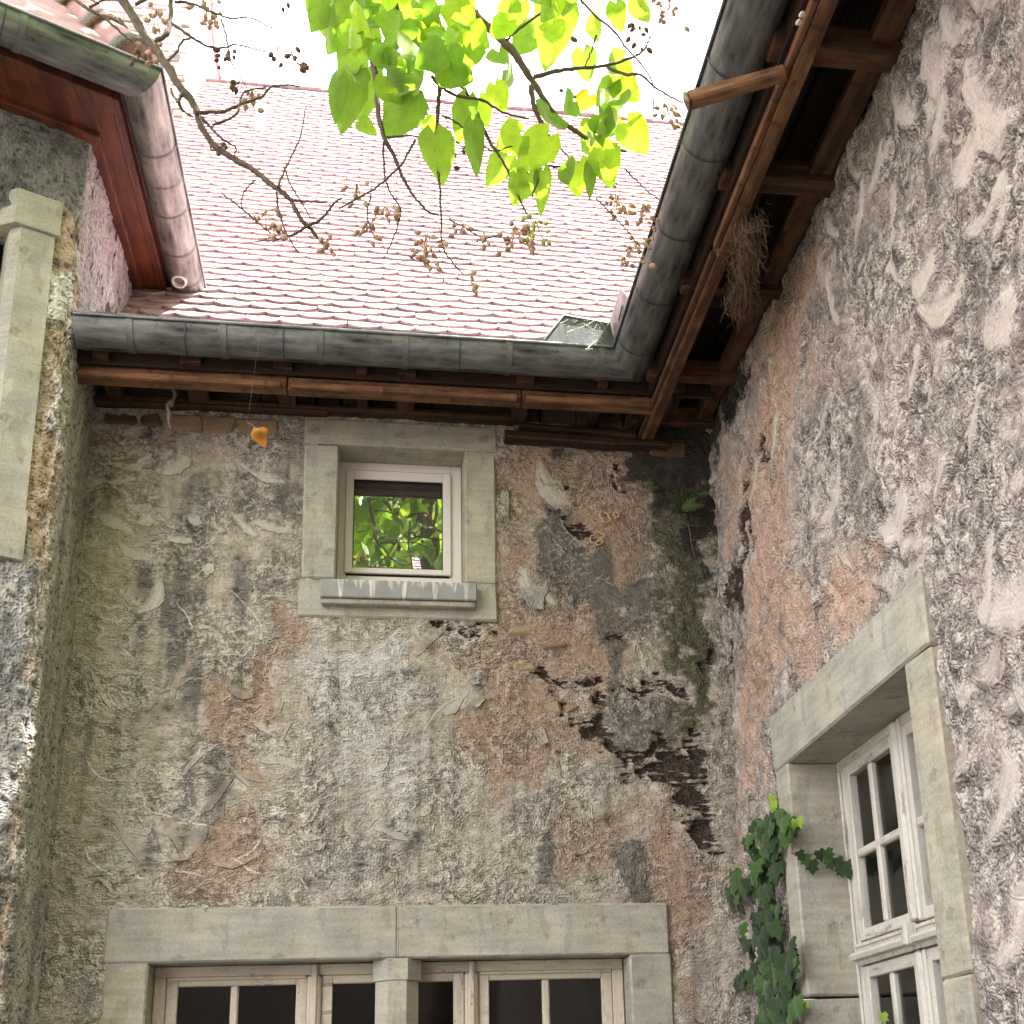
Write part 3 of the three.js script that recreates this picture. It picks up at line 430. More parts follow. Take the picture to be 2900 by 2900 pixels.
// ---- left house: one skin round its corner
const LDIR = V3(Math.cos(.436), 0, -Math.sin(.436)), LN = V3(Math.sin(.436), 0, Math.cos(.436)), LC = V3(LX, 0, .62);
const LS = 2.2;
const lp = (u, y, off = 0) => LC.clone().addScaledVector(LDIR, u).addScaledVector(LN, off).setY(y);     // a point of the slanting wall
const leftWall = new Plaster(3.95, 6.9, 1172, 2048);
{
  const P = leftWall, r = rng(13);
  P.fill((x, y) => {
    const d = x - LS, mid = S(N2, x * .9, y * .9), cr = S(NR, x * 1.5, y * 1.3), fi = S(N3, x * .7 + .3, y * .6), gr = S(NG, x * 1.6, y * 1.6), big = S(N1, x * .4, y * .4), st = S(N1, x * 1.6, y * .12), wm = S(NW, x * 2.2, y * 1.8);
    const wd = d + .03 * S(N2, x * .8, y * .8) + .012 * fi;
    let c, h = .004 * mid * .7 + .004 * cr + .0028 * fi;
    c = mix3([.20, .20, .198], [.095, .095, .094], clamp(.4 + .3 * mid + .25 * fi));                                        // grey roughcast
    const lowL = sstep(4.4, 3.8, y + .2 * mid); c = mix3(c, [.43, .405, .365], lowL * clamp(.45 + .35 * fi + .2 * cr)); c = mix3(c, [.05, .048, .044], lowL * clamp(.3 * mid - .12 + .2 * fi));
    const side = sstep(-.012, .02, wd);
    const sg = mix3(mix3([.46, .43, .35], [.24, .23, .19], clamp(.42 + .3 * st + .2 * mid)), [.40, .385, .31], clamp(.2 * fi + .2 * wm)); c = mix3(c, sg, side);
    const up = sstep(5.72, 5.86, y + .04 * mid), lil = side * up; c = mix3(c, mix3([.285, .25, .26], [.40, .37, .37], clamp(.3 + .25 * mid + .2 * fi)), lil); const crk = lil * sstep(1.0, 1.5, S(NR, x * 1.2, y * .16) + .2 * fi) * sstep(5.95, 6.2, y); c = mix3(c, [.05, .035, .04], crk * .9); h -= .02 * crk;
    const ew = lerp(.05, .14, sstep(4.0, 4.5, y + .1 * mid)), edge = sstep(ew, ew * .5, Math.abs(wd + ew * .5)) * sstep(6.3, 6.0, y + .12 * mid) * (y > 4.4 ? 1 : clamp(.5 + .6 * S(N1, x * .5, y * .5)));                                         // broken arris: brick earth with scraps of lime
    const brk = mix3([.42, .30, .20], [.56, .43, .31], clamp(.4 + .3 * fi)); c = mix3(c, brk, edge * .9); h -= .012 * edge;
    const lime = edge * sstep(.35, .75, S(N1, x * .7 + .15, y * .55 + .1) * .9 + .2 * fi - .15); c = mix3(c, [.60, .59, .54], lime * clamp(.75 + .2 * cr)); h += .016 * lime + .004 * lime * cr;
    const c3 = S(NR3, x * 1.1, y * 1.05), c4 = S(NG, x * .95, y * .9), pits = sstep(.8, 1.7, -c3 * .8 + .55 * c4); c = mix3(c, [.03, .028, .025], pits * .65 * (1 - .5 * lil)); h -= .007 * pits * (1 - .5 * lil); h += .002 * c3;
    const curls = sstep(.95, 1.5, S(NW3, x * 1.2, y * 1.1) + .35 * c4) * (1 - up); c = mix3(c, [.46, .45, .39], curls * .45);
    const k = 1 + .08 * gr; return [c[0] * k, c[1] * k, c[2] * k, h + .001 * gr];
  });
  for (let i = 0; i < 26; i++) P.scratch(LS + .05 + r() * .5, 1.6 + r() * 3.4, .03 + r() * .08, 1.2 + (r() - .5), (r() - .5) * .04, [.5, .48, .4], .5, .004);
  P.finish(0.010);
}
mesh('wall', leftWall.mesh(0.0125, (x, y, h) => {
  const d = x - LS, base = d < 0 ? lp(d, y) : V3(LX, y, .62 - d), t = sstep(-.05, .05, d), n = LN.clone().lerp(V3(1, 0, 0), t).normalize();
  const er = sstep(.09, 0, Math.abs(d)) * (.018 + .010 * S(N1, d + .2, y * .5) + .006 * S(N2, d, y * 1.1)) * (y < 6.4 ? 1 : .4);
  return base.addScaledVector(n, h - er);
}, [[LS - 1.6, LS - .2, 4.35, 6.25]]), leftWall.mat, left, { label: 'dark grey roughcast wall with a broken corner' });
{ const g = new THREE.PlaneGeometry(9, 6.9); g.translate(-4.5, 3.45, 0); const uv = g.attributes.uv; for (let i = 0; i < uv.count; i++) uv.setXY(i, uv.getX(i) * -2.2, uv.getY(i)); g.applyMatrix4(new THREE.Matrix4().makeBasis(LDIR, V3(0, 1, 0), LN).setPosition(lp(-LS, 0))); mesh('wall', g, leftWall.mat, left); }

// ---------------------------------------------------------------- roofs
const RIM = 5.66, ZB = .46, XB = 1.54, GR = .12;                 // gutter: height, back edge along the rear and the side wing, radius
const Q0 = V3(0, 6.355, -.44), UP = V3(0, Math.sin(PITCH), -Math.cos(PITCH)), OUT = V3(0, Math.cos(PITCH), Math.sin(PITCH));
const TE = .124, TW = .218, ROWS = 58;
function tileGeo(seed, short = 0) {      // a flat clay tile with a bowed lower edge, seen from its lower end; x across, y up the slope, z out of the roof
  const r = rng(seed), w = TW - .004, sag = .036 + r() * .008, th = .022 + r() * .004, L = .27, top = [], n = 6, pos = [];
  for (let i = 0; i <= n; i++) { const x = (i / n - .5) * w, k = (2 * i / n - 1); top.push([x, sag * k * k * (1 - .15 * k * (r() - .5)) + (r() - .5) * .003 + short, .042 + (r() - .5) * .002]); }
  const q = (a, b, c, d) => pos.push(...a, ...b, ...c, ...a, ...c, ...d), low = top.map(([x, y, z]) => [x, y + .003, z - th]), end = top.map(([x]) => [x, L, .006]);
  for (let i = 0; i < n; i++) { q(top[i], top[i + 1], end[i + 1], end[i]); q(low[i], low[i + 1], top[i + 1], top[i]); }
  q(low[0], top[0], end[0], [end[0][0], L, -.01]); q(top[n], low[n], [end[n][0], L, -.01], end[n]);
  return uvBox(flat(pos), 1.3, r() * 5, r() * 5);
}
const tileGeos = [1, 2, 3, 4, 5].map((s) => tileGeo(s));
const tileBasis = new THREE.Matrix4().makeBasis(V3(1, 0, 0), UP, OUT);
function roofSheet(poly, th = .06) { // a slab under a quadrilateral of points (given counter-clockwise from outside)
  const n = poly[1].clone().sub(poly[0]).cross(poly[3].clone().sub(poly[0])).normalize(), lo = poly.map((p) => p.clone().addScaledVector(n, -th)), pos = [];
  const q = (a, b, c, d) => { for (const p of [a, b, c, a, c, d]) pos.push(p.x, p.y, p.z); };
  q(...poly); q(lo[3], lo[2], lo[1], lo[0]); for (let i = 0; i < 4; i++) q(lo[i], lo[(i + 1) % 4], poly[(i + 1) % 4], poly[i]);
  return uvBox(flat(pos));
}
const rearTop = Q0.clone().addScaledVector(UP, ROWS * TE + .05);
{
  const r = rng(77);
  const deckPoly = [V3(-2.9, Q0.y, Q0.z), V3(2.44, Q0.y, Q0.z), V3(2 - rearTop.z, rearTop.y, rearTop.z), V3(-2.9, rearTop.y, rearTop.z)];
  const roof = mesh('roof', roofSheet(deckPoly), sootBoard, rear, { label: 'steep red plain tile roof in full sun' });
  mesh('eaves_flare', roofSheet([V3(-2.2, 5.70, .56), V3(1.46, 5.70, .56), V3(2.44, 6.35, -.45), V3(-2.2, 6.35, -.45)], .05), sootBoard, rear);
  const rest = tileGeos.map(() => []); let count = 0; const m4 = new THREE.Matrix4();
  for (let i = 0; i < ROWS; i++) {
    const base = Q0.clone().addScaledVector(UP, i * TE), sagv = Math.sin(i * .37) * .004, off = (i % 2) * TW / 2 + (r() - .5) * .02;
    for (let k = -14; k < 34; k++) {
      const x = k * TW + off + (r() - .5) * .006; if (x < -2.85 || x > 2 - base.z - .05) continue;
      const slip = r() < .03 ? -r() * .03 : (r() - .5) * .010, M = m4.makeTranslation(x, base.y, base.z).multiply(tileBasis).multiply(new THREE.Matrix4().makeRotationFromEuler(new THREE.Euler((r() - .5) * .02, (r() - .5) * .05, (r() - .5) * .028))).clone();
      M.premultiply(new THREE.Matrix4().makeTranslation(UP.x * slip, UP.y * slip + sagv * .5, UP.z * slip + sagv));
      const v = Math.floor(r() * 5), cm = clay[r() < .5 ? 0 : Math.floor(r() * 5)];
      if (count < 300 && x > -1.55 && x < 1.42) { const t = mesh('tile', tileGeos[v], cm, roof); t.applyMatrix4(M); count++; } else rest[v].push(M);
    }
  }
  rest.forEach((list, v) => { const im = new THREE.InstancedMesh(tileGeos[v], clay[v === 2 ? 1 : v], list.length); im.name = 'upper_tiles'; im.userData.kind = 'stuff'; list.forEach((M, i) => im.setMatrixAt(i, M)); im.castShadow = im.receiveShadow = true; roof.add(im); });
  // flare tiles over the gutter
  { const up = V3(0, .545, -.838), out = V3(0, .838, .545), B = new THREE.Matrix4().makeBasis(V3(1, 0, 0), up, out), list = [];
    for (let i = 0; i < 10; i++) for (let k = -9; k < 12; k++) { const p = V3(0, 5.70, .60).addScaledVector(up, i * .124), x = k * TW + (i % 2) * TW / 2; if (x < -1.72 || x > 2 - p.z - .1) continue; list.push(new THREE.Matrix4().makeTranslation(x, p.y, p.z).multiply(B)); }
    const im = new THREE.InstancedMesh(tileGeos[0], clay[0], list.length); im.name = 'eaves_tiles'; im.userData.kind = 'stuff'; list.forEach((M, i) => im.setMatrixAt(i, M)); roof.add(im); }
  for (let k = 0; k < 22; k++) {   // ridge
    const x = -1.9 + k * .34; const g = new THREE.CylinderGeometry(.105, .12, .37, 10, 1, true, 0, Math.PI); g.rotateZ(Math.PI / 2); uvBox(g, 1.3, k, 0); const t = mesh('ridge_tile', g, clay[k % 3], roof); t.rotation.set(-Math.PI / 2 + .0, 0, 0); t.position.set(x, rearTop.y + .0 + (r() - .5) * .012, rearTop.z - .02);
  }
  // back slope, so that the loft is closed
  mesh('roof', roofSheet([V3(6.7, rearTop.y, rearTop.z), V3(-2.9, rearTop.y, rearTop.z), V3(-2.9, 5.5, rearTop.z - 5), V3(6.7, 5.5, rearTop.z - 5)].reverse()), clayRed, rear);
  // vent tile
  const vp = Q0.clone().addScaledVector(UP, 5.35); const vt = mesh('vent_tile', mergeGeometries([uvBox(new THREE.CylinderGeometry(.045, .055, .30, 10).toNonIndexed()), uvBox(new THREE.CylinderGeometry(.06, .06, .03, 10).translate(0, .16, 0).toNonIndexed())]), limeWash, roof); vt.position.copy(vp).addScaledVector(OUT, .09).setX(-1.19);
}
{ // side wing roof, the mirror image of the rear one about the valley
  const sw = (p) => V3(2 - p.z, p.y, 2 - p.x), top = rearTop;
  mesh('roof', roofSheet([V3(2.44, Q0.y, 13), V3(2.44, Q0.y, -.44), V3(2 - top.z, top.y, top.z), V3(2 - top.z, top.y, 13)].reverse()), sootBoard, right, { label: 'side roof rising above the gutter' });
  mesh('roof', roofSheet([V3(2 - top.z, top.y, 13), V3(2 - top.z, top.y, top.z), V3(11.5, 5.5, top.z), V3(11.5, 5.5, 13)].reverse()), clayRed, right);
  mesh('eaves_flare', roofSheet([V3(1.44, 5.70, 13), V3(1.44, 5.70, .56), V3(2.45, 6.35, -.45), V3(2.45, 6.35, 13)].reverse(), .05), sootBoard, right);
  const list = [], r = rng(78), B = new THREE.Matrix4().makeBasis(V3(0, 0, 1), V3(Math.cos(PITCH), Math.sin(PITCH), 0), V3(-Math.sin(PITCH), Math.cos(PITCH), 0));
  for (let i = 0; i < ROWS; i++) for (let k = 0; k < 86; k++) { const x = 2.44 + Math.cos(PITCH) * TE * i, y = Q0.y + Math.sin(PITCH) * TE * i, z = 12.9 - k * TW + (i % 2) * TW / 2; if (z < 2 - x + .06) continue; list.push(new THREE.Matrix4().makeTranslation(x, y, z).multiply(B).multiply(new THREE.Matrix4().makeRotationY((r() - .5) * .05))); }
  const im = new THREE.InstancedMesh(tileGeos[2], clay[0], list.length); im.name = 'roof_tiles'; im.userData.kind = 'stuff'; list.forEach((M, i) => im.setMatrixAt(i, M)); right.add(im);
  // gable end and rear closing walls of both wings
  mesh('gable', mergeGeometries([block(2.02, 11, 0, 5.6, 12.8, 13), block(10.9, 11.1, 0, 5.6, -9.6, 13.02), block(-3, 11, 0, 5.6, -9.7, -9.5)]), rubble, right);
}
// ---------------------------------------------------------------- eaves: joists, edge batten, wall plate, boards, fascia
function eaves(parent, basis, len, joists, seed, o) {
  // local frame: x along the wall, y up, z out of the wall
  const r = rng(seed), add = (name, g, m, ex) => mesh(name, g.applyMatrix4(basis), m, parent, ex), A = (x, y, z) => V3(x, y, z);
  for (const [x, w] of joists) add('joist', bar(A(x, 5.60, -.9), A(x + (r() - .5) * .02, 5.585, .50), w, .11, { bevel: .006, jit: .006, r, ou: x }), o.joist);
  for (const [a, b] of o.battens) {
    add('batten', bar(A(a, 5.485, .385), A(b, 5.485 + (r() - .5) * .008, .385), .07, .085, { bevel: .006, jit: .004, r, ou: a }), timber);
    add('batten_strip', bar(A(a + .02, 5.462, .436), A(b - .03, 5.462, .436), .028, .035, { bevel: .004, jit: .003, r, ou: a + 2 }), timber);
  }
  for (const [a, b, y, z, h, t] of o.plates) add('wall_plate', bar(A(a, y, z), A(b, y + t, z + .01), .11, h, { bevel: .008, jit: .010, r, ou: a + 4 }), o.plate ?? timberDark);
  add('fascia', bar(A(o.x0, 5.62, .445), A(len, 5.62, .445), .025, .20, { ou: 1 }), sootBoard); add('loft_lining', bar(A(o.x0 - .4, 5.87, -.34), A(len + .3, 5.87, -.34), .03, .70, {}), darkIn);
  // boards under the tiles: planks along the eave, with gaps where they have gone
  const rows = [[.52, 5.70], [.40, 5.78], [.28, 5.86], [.16, 5.935], [.04, 6.01], [-.08, 6.09]];
  rows.forEach(([z, y], k) => { let x = o.x0; while (x < len) { const L = .7 + r() * 1.3, e = Math.min(len, x + L); if (!(o.gaps && k >= 1 && k <= 4 && r() < .8)) add('board', bar(A(x, y - .055, z), A(e - .006, y - .055 + (r() - .5) * .012, z), .012, .132, { up: V3(0, .545, -.838), bevel: .003, jit: .004, r, ou: x + k }), sootBoard); x = e; } });
}
const rearB = new THREE.Matrix4(), sideB = new THREE.Matrix4().makeBasis(V3(0, 0, 1), V3(0, 1, 0), V3(-1, 0, 0)).setPosition(2.0, 0, 0);
eaves(rear, rearB, 1.95, [[-1.5, .09], [-1.04, .11], [-.54, .10], [-.1, .06], [.14, .10], [.83, .10], [1.27, .06], [1.7, .1]], 21, { x0: -1.7, joist: timberDark, battens: [[-1.66, -.52], [-.515, .80], [.806, 1.60]], plates: [[-1.62, -.3, 5.535, .01, .045, .01], [-1.1, .80, 5.545, .03, .03, .0], [.82, 1.55, 5.50, .035, .05, -.04], [.74, 1.42, 5.435, .03, .045, -.02], [1.3, 1.75, 5.41, .03, .04, .0]] });
eaves(right, sideB, 12.8, [[.10, .07], [.62, .09], [1.45, .09], [2.24, .10], [3.0, .11], [3.75, .10], [4.5, .1], [5.3, .1], [6.1, .1], [6.9, .1], [7.7, .1], [9, .1], [10.4, .1], [12, .1]], 22, { x0: -.2, joist: timberBrown, battens: [[.06, 1.86], [1.87, 6.2], [6.21, 12.7]], plates: [[-.0, 2.1, 5.60, .03, .06, .0], [1.9, 5.2, 5.61, .035, .075, .0], [5.1, 12.7, 5.61, .03, .07, 0]], gaps: true, plate: timberBrown });
{ // rough brick and stone course at the head of the rear wall
  const r = rng(31); let x = -1.58;
  while (x < 1.75) { const w = .10 + r() * .16; if (!(x + w > -.47 && x < .72)) mesh('brick', block(x, x + w - .012, 5.375 + r() * .03, 5.47 + r() * .03, -.12, .004 + r() * .022, { b: .014, jit: .013, r, ou: x }), [brickDark, stoneBrown, brickDark][Math.floor(r() * 3)], rear); x += w; }
  x = -1.6; while (x < 1.9) { const w = .14 + r() * .18; mesh('brick', block(x, x + w - .012, 5.56 + r() * .02, 5.78 + r() * .04, -.2, -.05 + r() * .03, { b: .012, jit: .012, r, ou: x }), brickDark, rear); x += w; }
}
{ // stones laid bare in the rear wall
  const r = rng(33);
  for (const [px, py, w, h, c] of [[1508, 1786, .28, .066, 1], [1400, 1893, .19, .06, 0], [1485, 1890, .15, .06, 1], [1397, 1806, .045, .07, 0], [1565, 1830, .16, .07, 0], [1670, 1838, .09, .1, 0], [1540, 2003, .20, .075, 1], [1620, 2000, .1, .06, 0], [1447, 2058, .14, .07, 1], [1640, 2285, .1, .05, 1], [1325, 2120, .08, .05, 0], [1700, 2000, .09, .03, 0]]) {
    const p = onZ(px, py, 0), g = block(-w / 2, w / 2, -h / 2, h / 2, -.06, .0, { b: .018, jit: .016, r, ou: px }); const m = mesh('stone', g, c ? stoneBare : stoneBrown, rear); m.position.set(p.x, p.y, -.007); m.rotation.z = (r() - .5) * .06;
  }
  // scraps of render curling off the wall
  for (const [px, py, w, h, ang, curl] of [[1512, 1690, .17, .16, -.5, .03], [1536, 2085, .05, .12, .1, .02], [1345, 1925, .07, .07, .3, .02], [1352, 1990, .09, .05, .6, .018], [1522, 2262, .04, .05, 0, .012], [1432, 1420, .05, .16, .1, .012]]) {
    const p = onZ(px, py, 0), n = 12, pos = [], idx = [], uvs = []; for (let j = 0; j <= n; j++) for (let i = 0; i <= n; i++) { const a = i / n * 2 * Math.PI, q = j / n, R = q * (1 + .22 * Math.sin(a * 3 + px) + .12 * Math.sin(a * 7 + py) + .06 * Math.sin(a * 13 + px)), x = Math.cos(a) * R * w / 2, y = Math.sin(a) * R * h / 2; pos.push(x, y, .007 + curl * Math.max(0, -y / h * 2) ** 2 * q + .003 * S(N1, x * 3 + px, y * 3)); uvs.push(x + px * .01, y); }
    for (let j = 0; j < n; j++) for (let i = 0; i < n; i++) { const a = j * (n + 1) + i; idx.push(a, a + 1, a + n + 1, a + 1, a + n + 2, a + n + 1); }
    const back = pos.map((v, k) => (k % 3 === 2 ? v - .006 : v)), N = pos.length / 3; for (let i = 0; i < n; i++) { const a = n * (n + 1) + i; idx.push(a, a + 1, N + a, a + 1, N + a + 1, N + a); }
    const g = new THREE.BufferGeometry(); g.setAttribute('position', new THREE.Float32BufferAttribute([...pos, ...back], 3)); g.setAttribute('uv', new THREE.Float32BufferAttribute([...uvs, ...uvs], 2)); g.setIndex(idx); g.computeVertexNormals();
    const m = mesh('plaster_flake', g, flakeMat, rear); m.position.set(p.x, p.y, 0); m.rotation.z = ang;
  }
  // fungus rings
  for (const [px, py, R, n] of [[1713, 1464, .035, 1], [1745, 1458, .018, 1], [1690, 1522, .04, 2]]) {
    const p = onZ(px, py, .008), pts = []; for (let k = 0; k <= 18; k++) { const a = k / 18 * Math.PI * 2, q = R * (1 + .28 * Math.sin(a * 2 + px) + .14 * Math.sin(a * 5 + px)); pts.push(V3(p.x + q * Math.cos(a), p.y + q * .8 * Math.sin(a), p.z)); }
    const geos = [tube(pts, pts.map(() => .0042), 6, { cap: false, rough: .5, r })]; if (n === 2) geos.push(tube(pts.map((v) => V3(p.x + (v.x - p.x) * .5 + .015, p.y + (v.y - p.y) * .5 - .03, p.z)), pts.map(() => .004), 6, { cap: false, rough: .5, r }));
    mesh('fungus', mergeGeometries(geos), std({ color: new THREE.Color().setRGB(.62, .40, .20), roughness: .8 }), rear, { label: 'orange and white ring of fungus' });
  }
}
// ---------------------------------------------------------------- gutters
const gprof = []; for (let k = 0; k <= 14; k++) { const t = k / 14 * Math.PI; gprof.push([GR - GR * Math.cos(t), -GR * Math.sin(t)]); }
gprof.unshift([0, .03]); for (let k = 0; k <= 8; k++) { const t = -Math.PI * .9 + k / 8 * Math.PI * 1.8; gprof.push([2 * GR + .002 + .011 * Math.sin(t) * -1, .010 - .011 * Math.cos(t) * -1 - .011]); }
function compact(g) { const t = g.toNonIndexed(); const k = mergeVertices(t.deleteAttribute('normal'), 1e-5); k.computeVertexNormals(); return k; }
const bandProf = gprof.slice(1, 16).map(([o, h]) => [GR + (o - GR) * 1.05, h * 1.05]);
function gutter(parent, path, y, from, to, mat, bands, label, width = .035) {
  // only the stretch from..to of the whole line is drawn, so that the corner is mitred
  const full = sweep(path, y, gprof), m = gprof.length, idx = []; const src = full.index.array;
  for (let i = 0; i < src.length; i += 3) { const s = Math.floor(Math.min(src[i], src[i + 1], src[i + 2]) / m); if (s >= from && s < to) idx.push(src[i], src[i + 1], src[i + 2]); }
  full.setIndex(idx); full.computeVertexNormals();
  const G = mesh('gutter', compact(full), mat, parent, { label });
  for (const [seg, d, w] of bands) {   // straps and soldered seams
    const a = new THREE.Vector2(...path[seg]), b = new THREE.Vector2(...path[seg + 1]), L = a.distanceTo(b), p = a.clone().lerp(b, d / L), q = a.clone().lerp(b, (d + (w ?? width)) / L);
    const g = sweep([[p.x, p.y], [q.x, q.y]], y, bandProf); mesh(w && w < .02 ? 'seam' : 'bracket', g, (w && w < .02) ? zincDark : mat, G);
  }
  return G;
}
const gpath = [[-1.61, ZB], [XB, ZB], [XB, 12.7]];
{
  const xs = [366, 632, 906, 1147, 1441, 1702].map((px, i) => onZ(px, [955, 965, 985, 990, 1010, 1030][i], .66).x);
  gutter(rear, gpath, RIM, 0, 1, zinc, [...xs.map((x) => [0, x + 1.61 - .017]), ...[520, 800, 1300].map((px) => [0, onZ(px, 980, .66).x + 1.61, .008])], 'grey zinc half-round gutter');
  mesh('gutter_end', new THREE.CircleGeometry(GR, 20, Math.PI, Math.PI).rotateY(Math.PI / 2).translate(-1.609, RIM, ZB + GR), zinc, rear);
  const zs = [[2030, 130], [1955, 380], [1879, 600], [1818, 790], [1770, 930]].map(([px, py]) => onX(px, py, 1.34).z);
  gutter(right, gpath, RIM, 1, 2, zinc, [...zs.map((z) => [1, z - ZB, .010]), ...[3.9, 4.7, 5.5, 6.3, 7.1].map((d) => [1, d, .03])], 'long grey zinc half-round gutter');
}
{ // splash guard soldered over the inner corner
  const s = .003, sheet = (pts) => { const pos = []; const n = pts[1].clone().sub(pts[0]).cross(pts[2].clone().sub(pts[0])).normalize().multiplyScalar(s), f = pts.map((p) => p.clone().add(n)), b = pts.map((p) => p.clone().sub(n)); const q = (a, c, d, e) => { for (const p of [a, c, d, a, d, e]) pos.push(p.x, p.y, p.z); }; q(...f); q(b[3], b[2], b[1], b[0]); for (let i = 0; i < 4; i++) q(b[i], b[(i + 1) % 4], f[(i + 1) % 4], f[i]); return uvBox(flat(pos)); };
  const G = group('splash_guard', rear, { label: 'upright zinc plates in the gutter corner' });
  const z = .695, a = onZ(1541, 965, z), b = onZ(1597, 895, z - .01), c = onZ(1728, 918, z - .01), d = onZ(1745, 985, z);
  mesh('plate', sheet([a, d, c, b]), zincDark, G); mesh('rim', tube([a, b, c], [.012, .012, .012], 6), zinc, G);
  const x = 1.305, e = onX(1743, 985, x), f = onX(1726, 915, x - .005), g = onX(1757, 815, x - .005), h = onX(1786, 850, x);
  mesh('plate', sheet([e, f, g, h]), zincBrown, G); mesh('slot', bar(onX(1752, 908, x - .012), onX(1762, 866, x - .012), .004, .02), darkIn, G);
}
// ---------------------------------------------------------------- windows
function frameRing(x0, x1, y0, y1, t, z0, z1, b = .004, tt = t, tb = t) { // four bars butted end to end
  return mergeGeometries([block(x0, x0 + t, y0, y1, z0, z1, { b, turn: true }), block(x1 - t, x1, y0, y1, z0, z1, { b, ou: .3 }), block(x0 + t, x1 - t, y1 - tt, y1, z0, z1, { b, turn: true, ou: .6 }), block(x0 + t, x1 - t, y0, y0 + tb, z0, z1, { b, turn: true, ou: .9 })]);
}
function room(parent, x0, x1, y0, y1, z0, z1, openFace) { // dark room behind a window, open towards it
  const t = .12, g = []; const B = (...a) => g.push(block(...a, { b: .002 }));
  if (openFace !== 'z1') B(x0 - t, x1 + t, y0 - t, y1 + t, z1, z1 + t); B(x0 - t, x1 + t, y0 - t, y1 + t, z0 - t, z0);
  B(x0 - t, x1 + t, y0 - t, y0, z0 + .001, z1 - .001); B(x0 - t, x1 + t, y1, y1 + t, z0 + .001, z1 - .001);
  if (openFace !== 'x0') B(x0 - t, x0, y0 + .001, y1 - .001, z0 + .001, z1 - .001); B(x1, x1 + t, y0 + .001, y1 - .001, z0 + .001, z1 - .001);
  mesh('room', mergeGeometries(g), std({ color: new THREE.Color().setRGB(.10, .085, .07), roughness: 1 }), parent);
}
// sill stone with runs of lime down its face; the map spans the sill: u over its width, v over its height
const [siC, siB] = paint(1024, 128, (u, v) => {
  const f = S(NG, u * 4, v * .5), b = S(N1, u * 2, v * .3), d = 1 - v, L = .13 + .07 * S(N1, u * 5, .3) + .10 * S(N2, u * 11, .2) + .22 * Math.max(0, S(N2, u * 5, .7)) ** 1.5, run = sstep(L + .06, L - .1, d + .05 * f) * clamp(.75 + .3 * S(N2, u * 9, v * .2)) * sstep(.04, .12, u) * sstep(.97, .9, u), k = 1 + .05 * f + .05 * b;
  const g = mix3([.27, .27, .245], [.58, .57, .52], run); return [g[0] * k, g[1] * k, g[2] * k, .5 + .1 * f + .25 * run];
});
const sillMat = std({ map: siC, bumpMap: siB, bumpScale: .003, roughness: .95 });
{ // small window, high in the rear wall
  const W = group('window', rear, { label: 'small square cream window in a stone surround' }), r = rng(3), o = (ou) => ({ b: .010, jit: .005, r, ou, ov: ou * .7 });
  mesh('lintel', block(-.441, .692, 5.341, 5.51, -.24, .014, o(.1)), stoneMat, W);
  mesh('jamb', block(-.432, -.242, 4.482, 5.339, -.24, .012, o(.5)), stoneMat, W); mesh('jamb', block(.494, .686, 4.482, 5.339, -.24, .013, o(1.3)), stoneWarm, W);
  mesh('sill_block', block(-.441, .681, 4.246, 4.480, -.24, .012, o(2.1)), stoneMat, W);
  { const g = block(-.318, .560, 4.343, 4.452, .0, .085, { b: .006, jit: .002, r }), p = g.attributes.position, uv = g.attributes.uv; for (let i = 0; i < p.count; i++) uv.setXY(i, (p.getX(i) + .32) / .882, clamp((p.getY(i) - .6 * p.getZ(i) * 0 - 4.343) / .109, .01, .99)); mesh('sill', g, sillMat, W); } mesh('sill_lip', block(-.312, .552, 4.310, 4.342, .0, .068, { b: .006 }), stoneCool, W);
  const fr = mesh('frame', frameRing(-.2415, .4935, 4.483, 5.340, .062, -.235, -.195, .004, .055, .115), plasticFrame, W);
  const sa = mesh('sash', frameRing(-.200, .428, 4.606, 5.278, .048, -.225, -.178, .004, .058, .036), plasticFrame, W);
  mesh('gasket', frameRing(-.154, .382, 4.640, 5.222, .007, -.215, -.189, .001), darkIn, sa); mesh('shadow_gap', block(-.19, .418, 4.594, 4.604, -.222, -.19, { b: .001 }), darkIn, fr);
  mesh('pane', new THREE.PlaneGeometry(.53, .575).translate(.114, 4.931, -.205), coatedPane, sa);
}
